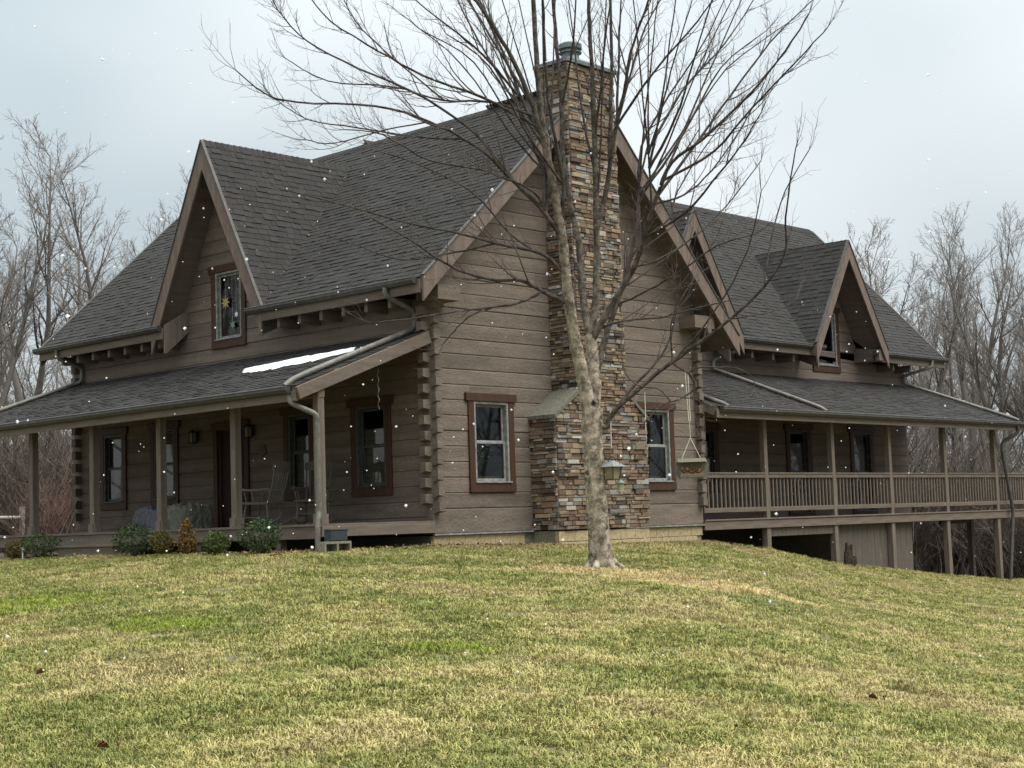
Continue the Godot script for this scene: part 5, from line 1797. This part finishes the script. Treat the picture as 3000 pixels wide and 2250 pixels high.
	# scraps of leaf and thatch strewn over the lawn
	for i in 2200:
		var f := rf(8.0, 27.0)
		var l := rf(-0.34, 0.34) * f
		var x := CAM.x + f * sin(YAW) + l * cos(YAW); var d := -CAM.z + f * cos(YAW) - l * sin(YAW)
		var p := Vector3(x, ground(x, -d) + rf(0.02, 0.045), -d)
		if near_house(p): continue
		var a1 := Vector3(rf(-1, 1), rf(-0.5, 0.5), rf(-1, 1)).normalized()
		var a2 := a1.cross(Vector3.UP + Vector3(rf(-1, 1), 0, rf(-1, 1)) * 0.6).normalized()
		var s := 0.006 + 0.016 * pow(rng.randf(), 2.0)
		var g := rf(0.5, 1.4)
		b.col = Color(0.21 * g, 0.145 * g, 0.085 * g)
		b.poly([p, p + a1 * s + a2 * s * 0.6, p + a1 * s * 2, p + a1 * s - a2 * s * 0.6], Vector3.UP)
	tag(part(self, "leaf_litter", b, M.leaf, "stuff"), "brown leaf litter along the porch edge, foundation and lawn", "leaf litter")

# ---------------------------------------------------------------- bare woods behind
func wood_tree(sd: int, h: float, spread: float, fork: float, twigs: int) -> Array:
	var r2 := RandomNumberGenerator.new()
	r2.seed = sd
	var R := func(a: float, b: float) -> float: return r2.randf_range(a, b)
	var wood := MB.new()
	var fine := MB.new()
	var V := func() -> Vector3: return Vector3(r2.randf_range(-1, 1), r2.randf_range(-1, 1), r2.randf_range(-1, 1))
	# trunk line
	var leads := []
	var p := Vector3(0, -0.5, 0)
	var d := Vector3(R.call(-0.08, 0.08), 1, R.call(-0.08, 0.08)).normalized()
	var pts := [p]
	var n := 6
	var tr: float = h * 0.0145
	var rr := [tr * 1.25]
	for i in n:
		d = (d + V.call() * 0.06 + Vector3.UP * 0.05).normalized()
		p += d * h * fork / n
		pts.append(p); rr.append(lerpf(tr, tr * 0.75, float(i + 1) / n))
	var g: float = R.call(0.85, 1.15)
	wood.col = Color(0.15 * g, 0.136 * g, 0.122 * g)
	wood.tube(pts, rr, 7, false)
	# leaders
	var nl := r2.randi_range(2, 3)
	var stack := []
	for i in nl:
		var a: float = TAU * i / nl + R.call(-0.5, 0.5)
		stack.append([p, (d + Vector3(cos(a), 0, sin(a)) * R.call(0.15, 0.5) * spread).normalized(), h * (1.0 - fork) * R.call(0.8, 1.05), tr * 0.68, 0])
	for i in 3:
		var k: float = R.call(0.45, 0.95)
		var a: float = R.call(0, TAU)
		stack.append([pts[int(k * n)], Vector3(cos(a), R.call(0.3, 0.8), sin(a)).normalized(), h * R.call(0.15, 0.3), tr * 0.3, 1])
	while stack.size() > 0:
		var s: Array = stack.pop_back()
		var lv: int = s[4]
		var q: Vector3 = s[0]
		var e: Vector3 = s[1]
		var ln: float = s[2]
		var segs: int = [8, 5, 4, 3][lv]
		var bp := [q]
		var br := [s[3]]
		for i in segs:
			e = (e + V.call() * [0.13, 0.2, 0.26, 0.3][lv] + Vector3.UP * [0.06, 0.10, 0.08, 0.05][lv]).normalized()
			q += e * ln / segs
			bp.append(q)
			var rad: float = lerpf(s[3], [0.02, 0.012, 0.007, 0.005][lv], pow(float(i + 1) / segs, 0.8))
			br.append(rad)
			if lv < 3 and (i > 0 or lv > 0):
				var kids: int = [3, 2, 2][lv]
				if lv == 2 and r2.randf() > 0.25 * twigs: kids = 1
				for c in kids:
					var side: Vector3 = e.cross(V.call()).normalized()
					var rem := 1.0 - 0.5 * float(i) / segs
					stack.append([q, (e * R.call(0.6, 1.0) + side * R.call(0.5, 0.95) * spread).normalized(), ln * [0.36, 0.42, 0.45][lv] * rem * R.call(0.6, 1.15), maxf(rad * 0.55, 0.006), lv + 1])
		var t: MB = wood if lv < 2 else fine
		var gg: float = g * R.call(0.85, 1.15)
		t.col = Color(0.15 * gg, 0.134 * gg, 0.12 * gg) if lv < 2 else Color(0.20 * gg, 0.18 * gg, 0.165 * gg)
		t.tube(bp, br, [6, 4, 3, 3][lv], false)
	return [wood.mesh(), fine.mesh()]
func brush_mesh(sd: int, h: float, w: float, stems: int, c: Color) -> ArrayMesh:
	var r2 := RandomNumberGenerator.new()
	r2.seed = sd
	var b := MB.new()
	for i in stems:
		var a := r2.randf() * TAU
		var p := Vector3(cos(a), 0, sin(a)) * sqrt(r2.randf()) * w * 0.5
		var d := Vector3(r2.randf_range(-0.5, 0.5), 1, r2.randf_range(-0.5, 0.5)).normalized()
		var pts := [p]
		var rr := [0.012]
		var hh := h * r2.randf_range(0.4, 1.0)
		var g := r2.randf_range(0.7, 1.3)
		b.col = Color(c.r * g, c.g * g, c.b * g)
		for s in 4:
			d = (d + Vector3(r2.randf_range(-1, 1), r2.randf_range(-0.6, 0.4), r2.randf_range(-1, 1)) * 0.4).normalized()
			p += d * hh / 4
			pts.append(p); rr.append(0.011 - 0.002 * s)
			if s > 0:
				for k in 2:
					var e := (d + Vector3(r2.randf_range(-1, 1), r2.randf_range(-0.5, 1), r2.randf_range(-1, 1)) * 0.9).normalized()
					var m := p + e * hh * 0.13
					b.tube([p, m, m + (e + Vector3(r2.randf_range(-1, 1), 0.3, r2.randf_range(-1, 1)) * 0.5).normalized() * hh * 0.12], [0.008, 0.006, 0.004], 3, false)
		b.tube(pts, rr, 3, false)
	return b.mesh()
func build_woods() -> void:
	var kinds := []
	var spec := [[101, 19.0, 0.8, 0.38], [102, 17.0, 1.0, 0.3], [103, 21.0, 0.7, 0.45], [104, 15.0, 1.0, 0.32], [105, 18.0, 0.9, 0.4], [106, 13.0, 0.9, 0.28], [107, 20.0, 0.75, 0.36]]
	for s in spec: kinds.append(wood_tree(s[0], s[1], s[2], s[3], 2))
	# [pixel column, depth, kind, height of the top above the picture's foot in pixels]
	var named := [
		[150, 62.0, 1, 330, "tall bare tree with spreading crown beyond the porch end of the house"],
		[-40, 58.0, 0, 320, "tallest bare tree standing beyond the rail fence"],
		[300, 60.0, 4, 430, "bare forked tree rising just behind the porch roof end"],
		[505, 74.0, 3, 590, "bare tree whose twigs show above the far roof slope"],
		[2885, 70.0, 2, 570, "tall leaning bare tree standing out above the woods past the deck"],
		[2650, 66.0, 1, 590, "bare branching tree behind the small dormer above the deck"],
		[2480, 78.0, 3, 650, "bare tree top showing over the wing ridge"],
		[2985, 64.0, 0, 600, "bare double-trunked tree past the outer end of the deck roof"]]
	for q in named:
		place_tree(kinds[q[2]], spec[q[2]][1], q[0], q[1], q[3], q[4], "")
	for i in 46:
		var u := rf(2330, 3250)
		place_tree(kinds[rng.randi() % 7], 0.0, u, rf(62, 125), rf(640, 980) if i < 26 else rf(930, 1150), "bare grey woodland tree among many behind the deck side", "woodland trees behind the deck")
	for i in 26:
		var u := rf(-260, 640)
		place_tree(kinds[rng.randi() % 7], 0.0, u, rf(62, 120), rf(480, 860) if i < 15 else rf(850, 1100), "bare grey woodland tree among many beyond the porch end", "woodland trees beyond the porch")
	for i in 14:
		place_tree(kinds[rng.randi() % 7], 0.0, rf(640, 2330), rf(80, 120), rf(1000, 1100), "bare grey woodland tree hidden low behind the house", "woodland trees behind the house")
	# woods across the lawns, mirrored in the window panes
	for q in [[Vector3(0.72, 0, 0.69), "bare grey woodland tree across the lawn from the gable windows", "woodland trees across the gable lawn"], [Vector3(-0.72, 0, -0.69), "bare grey woodland tree across the field from the porch windows", "woodland trees across the porch field"]]:
		var side: Vector3 = q[0].cross(Vector3.UP)
		for i in 30:
			var p: Vector3 = Vector3(3, 0, -2) + q[0] * rf(58, 80) + side * (i - 14.5) * 2.2
			p.y = ground(p.x, p.z)
			var t := thing("bare_tree", p, q[1], "tree", q[2])
			t.rotation.y = rng.randf() * TAU
			var k: Array = kinds[rng.randi() % 7]
			inst(t, "trunk", k[0], M.wood_far, Transform3D.IDENTITY)
			inst(t, "crown", k[1], M.wood_far, Transform3D.IDENTITY)
	# red-twigged shrub and undergrowth
	var t := thing("red_twig_shrub", Vector3.ZERO, "reddish leafless shrub by the far porch corner", "shrub")
	var rp := px(175, 1560, 47.0)
	t.position = Vector3(rp.x, ground(rp.x, rp.z), rp.z)
	var mi := MeshInstance3D.new()
	mi.name = "twigs"; mi.mesh = brush_mesh(5, 2.2, 2.2, 190, Color(0.125, 0.078, 0.063)); mi.material_override = M.wood_far
	t.add_child(mi)
	var und := Node3D.new()
	und.name = "underbrush"; add_child(und)
	tag(und, "tangled leafless underbrush at the foot of the woods", "underbrush", "", "stuff")
	for v in 3:
		var tr := []
		for i in 260:
			var side := rng.randf()
			var u := rf(2150, 3300) if side < 0.6 else rf(-300, 700)
			var dep := rf(52, 92)
			var p := px(u, 1560, dep)
			p.y = ground(p.x, p.z) - 0.1
			var s := rf(0.7, 1.6)
			tr.append(Transform3D(Basis(Vector3.UP, rng.randf() * TAU).scaled(Vector3(s, s * rf(0.8, 1.3), s)), p))
		var mm := MultiMesh.new()
		mm.transform_format = MultiMesh.TRANSFORM_3D
		mm.mesh = brush_mesh(20 + v, 3.0, 2.6, 70, [Color(0.11, 0.09, 0.075), Color(0.12, 0.094, 0.08), Color(0.10, 0.085, 0.068)][v])
		mm.instance_count = tr.size()
		for i in tr.size(): mm.set_instance_transform(i, tr[i])
		var o := MultiMeshInstance3D.new()
		o.name = "brush_stems"; o.multimesh = mm; o.material_override = M.wood_far
		o.set_meta("kind", "stuff")
		und.add_child(o, true)
var tree_h := [19.0, 17.0, 21.0, 15.0, 18.0, 13.0, 20.0]
func place_tree(k: Array, _h: float, u: float, dep: float, top_v: float, label: String, group: String) -> void:
	var p := px(u, 1560, dep)
	p.y = ground(p.x, p.z)
	var top := px(u, top_v, dep)
	var box: AABB = k[0].get_aabb().merge(k[1].get_aabb())
	var s := (top.y - p.y) / box.end.y
	var t := thing("bare_tree", p, label, "tree", group)
	t.rotation.y = rng.randf() * TAU
	var sw := lerpf(s, 1.0, 0.15)
	t.scale = Vector3(sw, s, sw)
	inst(t, "trunk", k[0], M.wood_far, Transform3D.IDENTITY)
	inst(t, "crown", k[1], M.wood_far, Transform3D.IDENTITY)
